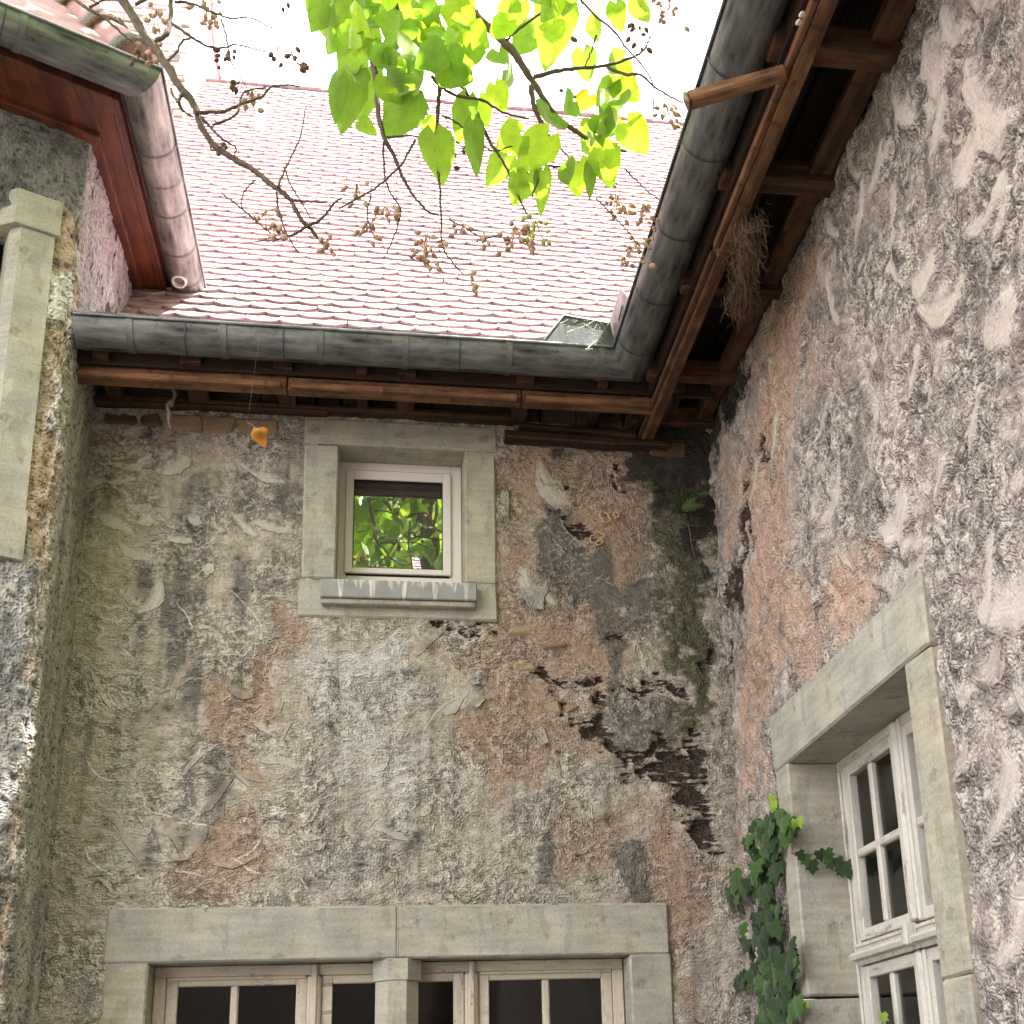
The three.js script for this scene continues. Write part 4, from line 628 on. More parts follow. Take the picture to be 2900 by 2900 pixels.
{ // wide double window at the bottom of the rear wall
  const W = group('window', rear, { label: 'wide old cream casement window under a stone lintel' }), r = rng(4), o = (ou) => ({ b: .010, jit: .005, r, ou, ov: ou * .7 }), yb = .9;
  mesh('lintel', block(-1.337, .127, 2.346, 2.622, -.22, .016, o(.2)), stoneCool, W); mesh('lintel', block(.131, 1.59, 2.346, 2.622, -.22, .014, o(1.9)), stoneMat, W);
  mesh('jamb', block(-1.332, -1.114, yb, 2.343, -.22, .014, o(2.7)), stoneWarm, W); mesh('jamb', block(1.361, 1.594, yb, 2.343, -.22, .016, o(3.3)), stoneCool, W);
  mesh('mortar_joint', mergeGeometries([block(.1272, .1308, 2.35, 2.62, -.1, .011, { b: .001 }), block(-1.33, -1.12, 2.3432, 2.3458, -.1, .010, { b: .001 })]), limeWash, W);
  const oct = (w, c, f) => [[-w, -.12], [w, -.12], [w, -f], [c, 0], [-c, 0], [-w, -f]].map(([x, z]) => [.13 + x, z + .004]);
  const mu = mesh('mullion', prism(oct(.108, .046, .075), yb, 2.232), stoneMat, W); mesh('capital', prism(oct(.122, .052, .08).map(([x, z]) => [x, z + .006]), 2.237, 2.343), stoneMat, mu);
  mesh('frame', mergeGeometries([block(-1.112, 1.360, 2.285, 2.342, -.215, -.155, { b: .004, turn: true }), block(-1.112, -1.052, yb, 2.284, -.215, -.155, { b: .004 }), block(1.300, 1.360, yb, 2.284, -.215, -.155, { b: .004, ou: .4 })]), creamPaint, W);
  mesh('frame_bead', mergeGeometries([block(-1.045, -.345, 2.268, 2.284, -.175, -.148, { b: .004, turn: true, ou: .3 }), block(.575, 1.295, 2.268, 2.284, -.175, -.148, { b: .004, turn: true, ou: .5 })]), creamPaint, W);
  const casement = (x0, x1, bars) => {
    const c = mesh('casement', frameRing(x0, x1, yb, 2.284, .058, -.205, -.165, .005, .045), creamPaint, W), ins = [x0 + .058, ...bars, x1 - .058];
    for (const b of bars) mesh('glazing_bar', block(b - .02, b + .02, yb + .06, 2.238, -.2, -.16, { b: .008 }), creamPaint, c);
    for (let k = 0; k + 1 < ins.length; k++) mesh('pane', new THREE.PlaneGeometry(ins[k + 1] - ins[k] - .012, 1.36).translate((ins[k] + ins[k + 1]) / 2, 1.585, -.186 + .001 * k), pane, c);
  };
  casement(-1.050, -.335, [-.706]); casement(-.262, .125, []); casement(.135, .49, []); casement(.566, 1.298, [.932]);
  for (const x of [-.299, .528]) mesh('meeting_post', mergeGeometries([block(x - .036, x + .036, yb, 2.284, -.2, -.138, { b: .012, ou: x }), block(x - .014, x + .014, yb, 2.338, -.137, -.125, { b: .005, ou: x + .2 })]), creamPaint, W);
  room(W, -1.5, 1.9, .5, 2.75, -3.2, -.24, 'z1');
}
{ // tall window in the side wing
  const W = group('window', right, { label: 'tall white painted casement window in a deep stone surround' }), r = rng(6), X0 = 1.992, o = (ou) => ({ b: .010, jit: .005, r, ou, ov: ou * .7 });
  mesh('lintel', block(X0, 2.30, 3.150, 3.434, .823, 2.714, o(.6)), stoneMat, W);
  mesh('jamb', mergeGeometries([block(X0, 2.30, 2.02, 3.147, .86, 1.032, o(1.4)), block(X0, 2.30, .9, 2.015, .855, 1.031, o(2.0))]), stoneMat, W);
  mesh('jamb', mergeGeometries([block(X0, 2.30, 1.965, 3.147, 2.490, 2.714, o(2.6)), block(X0, 2.30, .9, 1.960, 2.490, 2.714, o(3.1))]), stoneWarm, W);
  const xf = 2.245, F2 = (z0, z1, y0, y1, t, xa, xb, tt = t, tb = t) => mergeGeometries([block(xa, xb, y0, y1, z0, z0 + t, { b: .004 }), block(xa, xb, y0, y1, z1 - t, z1, { b: .004, ou: .4 }), block(xa, xb, y1 - tt, y1, z0 + t, z1 - t, { b: .004, turn: true }), block(xa, xb, y0, y0 + tb, z0 + t, z1 - t, { b: .004, turn: true, ou: .5 })]);
  mesh('frame', mergeGeometries([block(xf, xf + .06, 3.10, 3.146, 1.034, 2.488, { b: .004, turn: true }), block(xf, xf + .06, .9, 3.098, 1.034, 1.110, { b: .005 }), block(xf, xf + .06, .9, 3.098, 2.412, 2.488, { b: .005 }), block(xf - .012, xf, .9, 3.09, 1.062, 1.082, { b: .004 })]), whitePaint, W);
  const cas = (z0, z1, y0, y1, barsY) => {
    const c = mesh('casement', F2(z0, z1, y0, y1, .068, xf - .002, xf + .042, .055, .05), whitePaint, W), zm = (z0 + z1) / 2 - .008, i0 = z0 + .068, i1 = z1 - .068, ys = [y0 + .05, ...barsY, y1 - .055];
    mesh('glazing_bar', block(xf + .002, xf + .036, y0 + .05, y1 - .055, zm - .021, zm + .021, { b: .008 }), whitePaint, c);
    for (const y of barsY) for (const [a, b] of [[i0, zm - .0215], [zm + .0215, i1]]) mesh('glazing_bar', block(xf + .002, xf + .036, y - .02, y + .02, a, b, { b: .008, turn: true }), whitePaint, c);
    for (let k = 0; k + 1 < ys.length; k++) for (const [a, b] of [[i0, zm], [zm, i1]]) mesh('pane', new THREE.PlaneGeometry(b - a - .01, ys[k + 1] - ys[k] - .01).rotateY(-Math.PI / 2).translate(xf + .022, (ys[k] + ys[k + 1]) / 2, (a + b) / 2), pane, c);
  };
  cas(1.113, 1.760, 2.262, 3.098, [2.665]); cas(1.802, 2.410, 2.262, 3.098, [2.665]); cas(1.113, 1.760, .95, 2.145, [1.55]); cas(1.802, 2.410, .95, 2.145, [1.55]);
  const post = (y0, y1) => mesh('meeting_post', mergeGeometries([block(xf - .03, xf + .03, y0, y1, 1.752, 1.812, { b: .014 }), block(xf - .018, xf + .03, y0, y1, 1.8125, 1.84, { b: .008, ou: .3 })]), whitePaint, W); post(2.262, 3.135); post(.95, 2.145);
  // moulded transom: a profile run along z
  const tp = [[xf + .05, 2.15], [xf - .02, 2.15], [xf - .028, 2.168], [xf - .055, 2.174], [xf - .062, 2.192], [xf - .05, 2.206], [xf - .02, 2.212], [xf - .02, 2.228], [xf - .03, 2.232], [xf - .03, 2.246], [xf + .05, 2.26]];
  { const s = new THREE.Shape(tp.map(([x, y]) => new THREE.Vector2(x, y))), g = new THREE.ExtrudeGeometry(s, { depth: 1.376, bevelEnabled: false }).translate(0, 0, 1.111); mesh('transom', uvBox(g.toNonIndexed(), 1, 0, 0, false), whitePaint, W); mesh('transom_block', block(xf - .075, xf - .02, 2.165, 2.255, 1.765, 1.815, { b: .006 }), whitePaint, W); }
  room(W, 2.31, 4.6, .5, 3.4, .7, 2.9, 'x0');
}
{ // window of the left house: chamfered stone jamb with a block on top
  const W = group('window', left, { label: 'stone jamb and cap of a recessed window' }), r = rng(8), M = new THREE.Matrix4().makeBasis(LDIR, V3(0, 1, 0), LN).setPosition(LC), P = (g) => g.applyMatrix4(M);
  const ch = (u0, u1, c, f, b) => [[u0, b], [u1, b], [u1, f], [u0 + c, f], [u0, f - c * 1.2]].map(([x, z]) => [x, z]);
  const jambPoly = (u0, u1, c, f, y0, y1) => prism(ch(u0, u1, c, f, -.2), y0, y1);
  mesh('jamb', P(jambPoly(-.345, -.137, .045, .014, 4.515, 6.135)), stoneMat, W); mesh('cap', P(jambPoly(-.40, -.117, .06, .032, 6.14, 6.35)), stoneMat, W); mesh('jamb_foot', P(jambPoly(-.42, -.126, .02, .02, 4.245, 4.508)), stoneMat, W);
  mesh('jamb', P(block(-1.62, -1.42, 4.2, 6.36, -.2, .012, { jit: .003, r })), stoneMat, W); mesh('sill', P(block(-1.62, -.425, 4.2, 4.36, -.2, .02, { jit: .003, r })), stoneMat, W);
  mesh('frame', P(frameRing(-1.42, -.40, 4.37, 6.36, .07, -.19, -.14)), creamPaint, W); mesh('pane', P(new THREE.PlaneGeometry(.9, 1.9).translate(-.91, 5.37, -.17)), pane, W);
  mesh('room', P(mergeGeometries([block(-1.9, -.1, 4, 6.6, -1.7, -1.6), block(-1.9, -1.8, 4, 6.6, -1.59, -.2), block(-.2, -.1, 4, 6.0, -1.59, -.25), block(-1.79, -.21, 6.5, 6.6, -1.59, -.2), block(-1.79, -.21, 4, 4.1, -1.59, -.2)])), darkIn, W);
}
// ---------------------------------------------------------------- left house: boxed eaves, gutter, hip roof
{
  const H = 6.875, oL = .36, oD = .20, walkL = (u, off) => { const p = lp(u, 0, off); return [p.x, p.z]; };
  // plan: corner of offset lines
  const corner = (a, b) => { const x = LX + b; const u = (x - LC.x - LN.x * a) / LDIR.x; return walkL(u, a); };
  const boards = (a0, a1, b0, b1, name, y, th, m, label) => {   // a strip between offsets a (slanting wall) and b (return wall)
    const c0 = corner(a0, b0), c1 = corner(a1, b1), l0 = walkL(-9, a0), l1 = walkL(-9, a1), d0 = [LX + b0, -1.35], d1 = [LX + b1, -1.35];
    mesh(name, prism([l0, c0, c1, l1].reverse(), y, y + th), m, left, label); mesh(name, prism([c0, d0, d1, c1].reverse(), y, y + th), m, left, label);
  };
  boards(-.02, .055, -.02, .05, 'moulding', H - .035, .035, brownBoard); boards(.056, oL - .10, .051, oD - .04, 'soffit', H, .02, brownBoard); boards(oL - .099, oL, oD - .039, oD, 'fascia', H - .012, .16, brownBoard);
  boards(oL + .001, oL + .03, oD + .001, oD + .018, 'fascia_strip', H + .06, .09, brownBoard);
  // gutter: along the slanting wall, then back along the return
  const R2 = .115, c = corner(oL + .02, oD + .012), path = [walkL(-9, oL + .02), c, [LX + oD + .012, -.93]], yG = H + .075, prof = gprof.map(([o2, h]) => [o2 * R2 / GR, h * R2 / GR]);
  const sw = sweep(path, yG, prof), m = prof.length, split = (from) => { const g = sw.clone(), idx = []; for (let i = 0; i < sw.index.array.length; i += 3) { const s = Math.floor(Math.min(...sw.index.array.slice(i, i + 3)) / m); if (s === from) idx.push(...sw.index.array.slice(i, i + 3)); } g.setIndex(idx); return compact(g); };
  const G1 = mesh('gutter', split(0), zinc, left, { label: 'blue grey zinc gutter over the slanting wall' }), G2 = mesh('gutter', split(1), zincBrown, left, { label: 'brownish zinc gutter running back to the red roof' });
  const bp = bandProf.map(([o2, h]) => [o2 * R2 / GR, h * R2 / GR]);
  const L1 = Math.hypot(path[1][0] - path[0][0], path[1][1] - path[0][1]), at1 = (d) => [path[1][0] + (path[0][0] - path[1][0]) * d / L1, path[1][1] + (path[0][1] - path[1][1]) * d / L1];
  for (const [d, w] of [[.52, .035], [.62, .008], [.76, .03], [1.4, .03], [2.1, .03]]) mesh(w > .02 ? 'bracket' : 'seam', sweep([at1(d + w), at1(d)], yG, bp), w > .02 ? zinc : zincDark, G1);
  for (const [f, w] of [[.22, .009], [.36, .006], [.50, .009], [.70, .009], [.87, .008]]) { const z = lerp(path[1][1], -.93, f); mesh('seam', sweep([[path[1][0], z + w], [path[1][0], z]], yG, bp), zincDark, G2); }
  mesh('gutter_end', new THREE.CircleGeometry(R2, 20, Math.PI, Math.PI).translate(LX + oD + .012 + R2, yG, -.93), zincBrown, G2);
  // end board and white outlet pipe
  mesh('end_board', prism([[LX + .02, -.93], [LX + oD + .012 + 2 * R2, -.93], [LX + oD + .012 + 2 * R2, -.97], [LX + .02, -.97]].reverse(), H - .03, H + .12), brownBoard, left);
  const oc = onY(507, 800, H - .06), pipe = new THREE.LatheGeometry([[.037, 0], [.046, 0], [.05, .012], [.05, .03], [.044, .034], [.044, .16], [.037, .16], [.037, 0]].map(([a, b]) => new THREE.Vector2(a, b)), 24);
  const pm = mesh('outlet_pipe', pipe, std({ color: new THREE.Color().setRGB(.66, .64, .6), roughness: .5 }), left, { label: 'white outlet pipe stub' }); pm.position.copy(oc); pm.rotation.set(-.35, 0, .05);
  // hip roof
  const e = corner(oL + .10, oD + .08), hip = V3(-.843, 1.16, -.537), E0 = V3(e[0], H + .14, e[1]);
  const hp = (k) => E0.clone().addScaledVector(hip, k), lw = walkL(-9, oL + .10);
  mesh('roof', roofSheet([V3(lw[0], H + .14, lw[1]), E0, hp(4.2), hp(4.2).add(V3(-7, 0, 3.27))].reverse()), clayRed, left); mesh('roof', roofSheet([E0, V3(E0.x, E0.y, -1.4), V3(E0.x - .01, E0.y + .01, -1.41), hp(4.2)].reverse()), clayRed, left);
  mesh('roof', roofSheet([hp(4.2), V3(E0.x, E0.y, -1.4), V3(E0.x - 3.5, E0.y + 4.8, -1.5), V3(E0.x - 3.6, E0.y + 4.87, -1.6)].reverse()), clayRed, left);
  const q = new THREE.Quaternion().setFromUnitVectors(V3(0, 1, 0), hip.clone().normalize()), r = rng(15);
  for (let k = 0; k < 12; k++) {
    const g = new THREE.CylinderGeometry(.10, .135, .40, 14, 1, false).toNonIndexed(); uvBox(g, 1.2, k, 0); const t = mesh('hip_tile', g, clayRed, left); t.quaternion.copy(q); t.position.copy(hp(.12 + k * .222)).addScaledVector(V3(0, 1, 0), .05 + (r() - .5) * .01);
    const mt = new THREE.TorusGeometry(.128, .022, 6, 14); const mm = mesh('mortar_bed', uvBox(mt.rotateX(Math.PI / 2).toNonIndexed(), 1, k, 0), mortar, left); mm.quaternion.copy(q); mm.position.copy(hp(.02 + k * .222)).addScaledVector(V3(0, 1, 0), .035); mm.scale.set(1, 1.6 + r(), 1);
  }
}
// ---------------------------------------------------------------- chimney of the rear wing
{
  const C = mesh('chimney', block(-2.73, -1.93, 9.5, 14.2, -4.75, -3.645, { b: .02 }), limeWash, rear, { label: 'broad lime-washed rubble chimney' }), r = rng(41);
  for (let y = 10.3, k = 0; y < 14.1; k++) {
    const red = k === 9 || k === 19, h = red ? .06 : .07 + r() * .05; let x = -2.75 + (k % 2) * -.04;
    if (y > 10.5) while (x < -1.93) { const w = Math.min(red ? .18 + r() * .1 : .09 + r() * .2, -1.915 - x); if (w > .04 && (red || r() < .9)) mesh(red ? 'brick' : 'stone', block(x, x + w - .014, y, y + h - .012, -3.72, -3.635 + r() * .02, { b: .012, jit: .009, r, ou: x, ov: y }), red ? clay[1] : r() < .65 ? rubble : mortar, C); x += w; }
    y += h;
  }
  mesh('flashing', mergeGeometries([bar(V3(-1.91, 10.45, -3.62), V3(-1.91, 12.1, -4.75), .02, .1, { up: V3(1, 0, 0) }), block(-2.3, -1.93, 10.52, 10.72, -3.63, -3.60)]), zinc, C, { label: 'bluish metal flashing' });
  mesh('flue_pipe', tube(smoothPath([V3(-1.86, 13.6, -4.1), V3(-1.83, 12.9, -4.2), V3(-1.80, 12.4, -4.3), V3(-1.72, 12.0, -4.35)], 10), Array(11).fill(.022), 8), clayRed, C, { label: 'thin rust red pipe' });
}
// ---------------------------------------------------------------- the house across the courtyard (seen in the small window's glass)
{
  const o = thing('facing_house', 'tiled house across the courtyard, seen only as a reflection in the small window', 'house'), z = 14.5;
  mesh('wall', block(-9, 9, 0, 6.5, z, z + .3), sideWall.mat, o);
  mesh('roof', roofSheet([V3(-9, 6.4, z - .4), V3(9, 6.4, z - .4), V3(9, 14.5, z + 5.6), V3(-9, 14.5, z + 5.6)].reverse()), clayRed, o);
  const list = [], r = rng(79), a = Math.atan2(8.1, 6), B = new THREE.Matrix4().makeBasis(V3(-1, 0, 0), V3(0, Math.sin(a), Math.cos(a)), V3(0, Math.cos(a), -Math.sin(a)));
  for (let i = 0; i < 75; i++) for (let k = -38; k < 38; k++) list.push(new THREE.Matrix4().makeTranslation(k * .22 + (i % 2) * .11, 6.4 + Math.sin(a) * .13 * i, z - .4 + Math.cos(a) * .13 * i).multiply(B).multiply(new THREE.Matrix4().makeRotationFromEuler(new THREE.Euler((r() - .5) * .05, (r() - .5) * .06, 0))));
  const im = new THREE.InstancedMesh(tileGeos[1], clay[2], list.length); im.name = 'roof_tiles'; im.userData.kind = 'stuff'; list.forEach((M, i) => im.setMatrixAt(i, M)); o.add(im);
}

// ================================================================ OBJECTS
{ // loose timber arm across the side gutter, nailed under the batten
  const a = onY(2225, 205, 5.44), b = onY(1952, 283, 5.40), d = b.clone().sub(a), r = rng(50);
  mesh('timber_arm', bar(a, b, .055, .05, { bevel: .008, jit: .006, r, ou: 7 }), timber, right, { label: 'weathered timber arm sticking out across the gutter' });
  mesh('sawn_end', bar(b.clone().addScaledVector(d, .004), b.clone().addScaledVector(d, .05), .06, .055, { bevel: .012, jit: .008, r, ou: 8 }), greyWood, right);
}
// ---- the tree
const [lfC, lfB] = paint(256, 256, (u, v) => {
  const x = Math.abs(u - .5) * 2, mid = sstep(.035, .0, x), s = (v - x * .55) * 6.5, side = sstep(.10, .0, Math.abs(s - Math.round(s)) / 1.2) * sstep(0, .1, x), fine = S(NW, u * 1.5, v * 1.5) * .04 + S(N1, u * .7, v * .7) * .06, vein = Math.max(mid, side * .7);
  const k = 1 + fine; return [lerp(.20, .25, vein) * k, lerp(.37, .41, vein) * k, lerp(.03, .05, vein) * k, .5 + .4 * vein];
});
const leafMat = (r, g, b, tr) => { const m = new THREE.MeshPhysicalMaterial({ map: lfC, bumpMap: lfB, bumpScale: .0022, roughness: 1, transmission: tr, thickness: 0, side: THREE.DoubleSide }); m.color.setRGB(r, g, b); return m; };
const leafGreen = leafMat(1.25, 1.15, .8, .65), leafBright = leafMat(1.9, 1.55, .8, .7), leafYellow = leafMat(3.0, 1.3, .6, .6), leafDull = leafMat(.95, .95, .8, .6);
function heartLeaf(seed, nt = 8) {   // unit leaf: stalk end at the origin, tip at y = 1, face along +z
  const r = rng(seed), pos = [], uv = [], idx = [], cols = [-1, -.55, 0, .55, 1], droop = .12 + r() * .16, fold = .18 + r() * .2, twist = (r() - .5) * .5, lob = r() * .5;
  for (let i = 0; i <= nt; i++) { const t = i / nt, w = .46 * Math.pow(Math.sin(Math.PI * Math.pow(t * .985 + .012, .58)), .85) * (1 + .05 * Math.sin(t * 19 + seed));
    for (const c of cols) { const x = w * c * (1 + .06 * (r() - .5)), y = t - .20 * Math.abs(c) * (1 - t) * (1 - t) + .03 * lob * Math.abs(c) * Math.sin(t * 9), z = -fold * Math.abs(c) * w - droop * t * t + .03 * Math.sin(c * 3 + t * 7 + seed) + twist * c * w * t; pos.push(x, y, z); uv.push(.5 + .5 * c * (w / .46), clamp(y)); } }
  const m = cols.length; for (let i = 0; i < nt; i++) for (let k = 0; k < m - 1; k++) { const a = i * m + k; idx.push(a, a + 1, a + m, a + 1, a + m + 1, a + m); }
  const g = new THREE.BufferGeometry(); g.setAttribute('position', new THREE.Float32BufferAttribute(pos, 3)); g.setAttribute('uv', new THREE.Float32BufferAttribute(uv, 2)); g.setIndex(idx); g.computeVertexNormals(); return g;
}
const leafGeos = [1, 2, 3, 4, 5, 6].map((s) => heartLeaf(s));
function leafMatrix(base, tip, face, width) { const y = tip.clone().sub(base), L = y.length(); y.normalize(); const z = face.clone().addScaledVector(y, -face.dot(y)).normalize(), x = new THREE.Vector3().crossVectors(y, z); return new THREE.Matrix4().makeBasis(x.multiplyScalar(L * width), y.multiplyScalar(L), z.multiplyScalar(L)).setPosition(base); }
{
  const T = thing('broadleaf_tree', 'large-leaved tree hanging its branches and dry seed clusters over the courtyard roofs', 'tree'), r = rng(91);
  const BZ = 2.0;     // the hanging branches reach into the courtyard here
  // trunk and limbs stand behind the camera
  const limb = smoothPath([V3(.9, 0, 9.6), V3(.8, 2.2, 9.4), V3(.95, 4.4, 9.0), V3(.75, 6.4, 7.6), V3(.55, 7.9, 5.6), V3(.45, 8.6, 3.9)], 24);
  mesh('trunk', tube(limb, limb.map((_, i) => lerp(.24, .06, i / 24)), 12, { rough: .1, r }), bark, T);
  const hub = V3(.45, 8.6, 3.9);
  for (const e of [[-2.4, 9.6, 4.6], [2.4, 9.8, 3.6], [-1.2, 10.4, 2.4], [1.6, 10.6, 6.5], [-2, 9.4, 7.5]]) { const p = smoothPath([V3(.7, 7.0, 6.8), V3(lerp(.6, e[0], .5) + .2, lerp(7.4, e[1], .6), lerp(5.6, e[2], .5)), V3(...e)], 12); mesh('limb', tube(p, p.map((_, i) => lerp(.07, .018, i / 12)), 7), bark, T); }
  const zig = (pts, z0, z1, r0, r1, sides = 6, join = false) => {
    const P = pts.map(([x, y], i) => onZ(x, y, lerp(z0, z1, i / Math.max(1, pts.length - 1)) + (r() - .5) * .03)); if (join) P.unshift(hub.clone().add(V3((r() - .5) * .3, (r() - .5) * .3, 0)), P[0].clone().lerp(hub, .3).add(V3(0, .08, 0)));
    const n = Math.max(6, pts.length * 5), c = smoothPath(P, n); for (let i = 1; i < c.length; i++) c[i].add(V3((r() - .5) * .006, (r() - .5) * .006, 0));
    return mesh('branch', tube(c, c.map((_, i) => lerp(r0, r1, i / n) * (1 + (i % 4 === 2 ? .18 : 0))), sides, { rough: .12, r }), bark, T);
  };
  const A = (l) => l.map(([x, y]) => [x * .502, y * .502]), B = (l) => l.map(([x, y]) => [970 + x * .502, y * .502]);
  // left-hand bough and its twigs
  zig(A([[660, -60], [690, 0], [800, 170], [900, 310], [1010, 480], [1100, 600], [1130, 700], [1220, 830], [1380, 930], [1560, 1060], [1640, 1130], [1700, 1240], [1760, 1300], [1850, 1400]]), 2.1, 1.8, .024, .007, 8, true);
  zig(A([[400, -40], [430, 0], [500, 50], [600, 110], [680, 180], [740, 230]]), 2.0, 2.0, .011, .004); zig(A([[500, 45], [560, 10], [620, -10]]), 2, 2, .007, .005);
  zig(A([[975, -30], [965, 0], [960, 120], [940, 190], [875, 230], [850, 240]]), 2.05, 2.05, .009, .012); zig(A([[965, 130], [1060, 195], [1160, 255], [1260, 270], [1330, 250], [1500, 295]]), 2.05, 2, .008, .003);
  zig(A([[985, 10], [1060, 15], [1180, 60], [1300, 105], [1400, 100], [1540, 160]]), 2, 2, .007, .003); zig(A([[1250, 110], [1285, 240], [1300, 340], [1390, 490]]), 2, 2, .005, .0025);
  zig(A([[760, 25], [840, -10], [900, -40]]), 2.1, 2.1, .008, .008); zig(A([[950, 340], [1000, 290], [1030, 230], [1080, 215]]), 2.1, 2.1, .006, .004);
  zig(A([[1030, 520], [1010, 580], [1030, 620], [1090, 660]]), 2.05, 2.0, .009, .004); zig(A([[1010, 580], [970, 530], [965, 500]]), 2.05, 2.0, .007, .004);
  zig(A([[1100, 630], [1250, 632], [1350, 590], [1480, 545], [1515, 500], [1600, 478], [1690, 487]]), 2.0, 1.9, .009, .003); zig(A([[1200, 705], [1330, 645], [1380, 520], [1500, 495]]), 2.0, 1.9, .006, .004);
  zig(A([[1135, 660], [1190, 720], [1260, 790], [1325, 830], [1325, 885]]), 2, 1.95, .008, .003); zig(A([[1180, 760], [1195, 850], [1240, 830], [1260, 820]]), 2, 1.95, .004, .003);
  zig(A([[1565, 1060], [1620, 930], [1695, 770], [1725, 600]]), 1.9, 1.8, .006, .0025); zig(A([[1560, 1080], [1580, 1220], [1640, 1360], [1690, 1430]]), 1.9, 1.85, .005, .003);
  zig(A([[1640, 1130], [1750, 1140], [1850, 1142]]), 1.9, 1.9, .006, .004); zig(A([[1745, 1270], [1820, 1230], [1890, 1140], [1930, 1120]]), 1.85, 1.85, .007, .004); zig(A([[1745, 1270], [1660, 1320], [1560, 1352], [1430, 1362]]), 1.85, 1.8, .007, .003);
  zig(A([[1250, 1090], [1330, 1150], [1440, 1240], [1560, 1345]]), 1.85, 1.85, .004, .004); zig(A([[1440, 1015], [1380, 1080], [1365, 1170], [1430, 1240]]), 1.9, 1.9, .004, .003); zig(A([[1600, 940], [1640, 1040], [1700, 1140], [1750, 1230]]), 1.9, 1.9, .004, .003);
  // middle and right-hand boughs
  zig(B([[640, -60], [680, 0], [760, 100], [860, 185], [960, 290], [1020, 380], [1080, 470], [1150, 580], [1230, 680], [1330, 750], [1450, 812], [1600, 855]]), 2.2, 1.9, .027, .008, 8, true);
  zig(B([[1080, 435], [1200, 402], [1330, 386], [1480, 370], [1620, 330], [1700, 280], [1740, 200]]), 2.1, 2.1, .011, .004); zig(B([[1490, 380], [1600, 420], [1680, 422], [1760, 490], [1850, 545], [1920, 580]]), 2.1, 2.2, .008, .004);
  zig(B([[1060, 480], [1080, 600], [1130, 720], [1118, 780], [1085, 860], [1100, 950], [1105, 1000], [1070, 1110]]), 2.1, 1.9, .013, .004); zig(B([[1140, 740], [1190, 790], [1260, 870], [1310, 905]]), 2.0, 1.9, .006, .003); zig(B([[1110, 920], [1200, 940], [1330, 915], [1440, 925]]), 1.95, 1.9, .007, .003);
  zig(B([[270, -60], [290, 0], [330, 120], [390, 230], [440, 330], [520, 400], [600, 430], [660, 470], [720, 570], [780, 690], [830, 800], [900, 900], [960, 1030], [1000, 1130], [1060, 1240]]), 2.3, 1.8, .019, .004, 7, true);
  zig(B([[500, 430], [560, 490], [640, 540], [790, 565], [900, 630], [1050, 670]]), 2.2, 2.1, .009, .004); zig(B([[550, 450], [540, 600], [530, 740], [525, 860], [545, 1000], [555, 1200], [570, 1400], [680, 1550]]), 2.1, 1.8, .010, .003);
  zig(B([[110, -60], [120, 0], [150, 250], [190, 450], [200, 620], [230, 760], [290, 880], [340, 1000], [400, 1100], [480, 1190], [540, 1215]]), 2.2, 1.8, .019, .004, 7, true);
  zig(B([[200, 340], [300, 380], [400, 405]]), 2.1, 2.1, .007, .004); zig(B([[250, 775], [400, 765], [540, 800]]), 2.0, 2.0, .006, .003); zig(B([[410, 790], [330, 930], [200, 1050], [100, 1110], [-20, 1175]]), 2.0, 1.9, .006, .004); zig(B([[160, 1090], [140, 1230], [180, 1340]]), 1.9, 1.9, .004, .003);
  zig(B([[230, 800], [235, 960], [270, 1090], [330, 1180], [310, 1280], [250, 1430]]), 2.0, 1.8, .005, .003); zig(B([[150, 105], [250, 110], [350, 180]]), 2.2, 2.2, .006, .004); zig(B([[560, 650], [640, 690], [760, 790], [840, 850], [1000, 810]]), 2.1, 2, .005, .003);
  zig(B([[1330, -30], [1345, 0], [1420, 80], [1540, 185], [1600, 270], [1700, 380], [1750, 470], [1755, 660]]), 2.3, 2.2, .008, .003, 6, true); zig(B([[1430, 200], [1400, 300], [1370, 370]]), 2.2, 2.2, .005, .003); zig(B([[920, 230], [1040, 130], [1190, 25]]), 2.2, 2.3, .006, .005); zig(B([[620, 410], [700, 300], [810, 225]]), 2.2, 2.3, .005, .003); zig(B([[1430, 1120], [1540, 1230], [1680, 1390]]), 2.0, 1.9, .004, .003); zig(B([[1590, 950], [1700, 1060], [1800, 1140]]), 2.0, 1.9, .004, .003); zig(B([[600, 1240], [700, 1290], [800, 1345], [900, 1320]]), 1.85, 1.8, .004, .003);
  // the leaves that show: stalk end, tip, width, kind
  const K = { g: leafGreen, b: leafBright, y: leafYellow, d: leafDull };
  const put = (bx, by, tx, ty, w, k, z = BZ) => {
    const a = onZ(970 + bx * .502, by * .502, z + (r() - .5) * .3), t = onZ(970 + tx * .502, ty * .502, a.z - .04 - r() * .17), L = a.distanceTo(t);
    const f = V3((r() - .5) * .8, -.5 - r() * .6, 1), m = mesh('leaf', leafGeos[Math.floor(r() * 6)], K[k], T); m.applyMatrix4(leafMatrix(a, t, f, clamp(w * .92, .45, 1.4)));
    m.matrixAutoUpdate = true;
  };
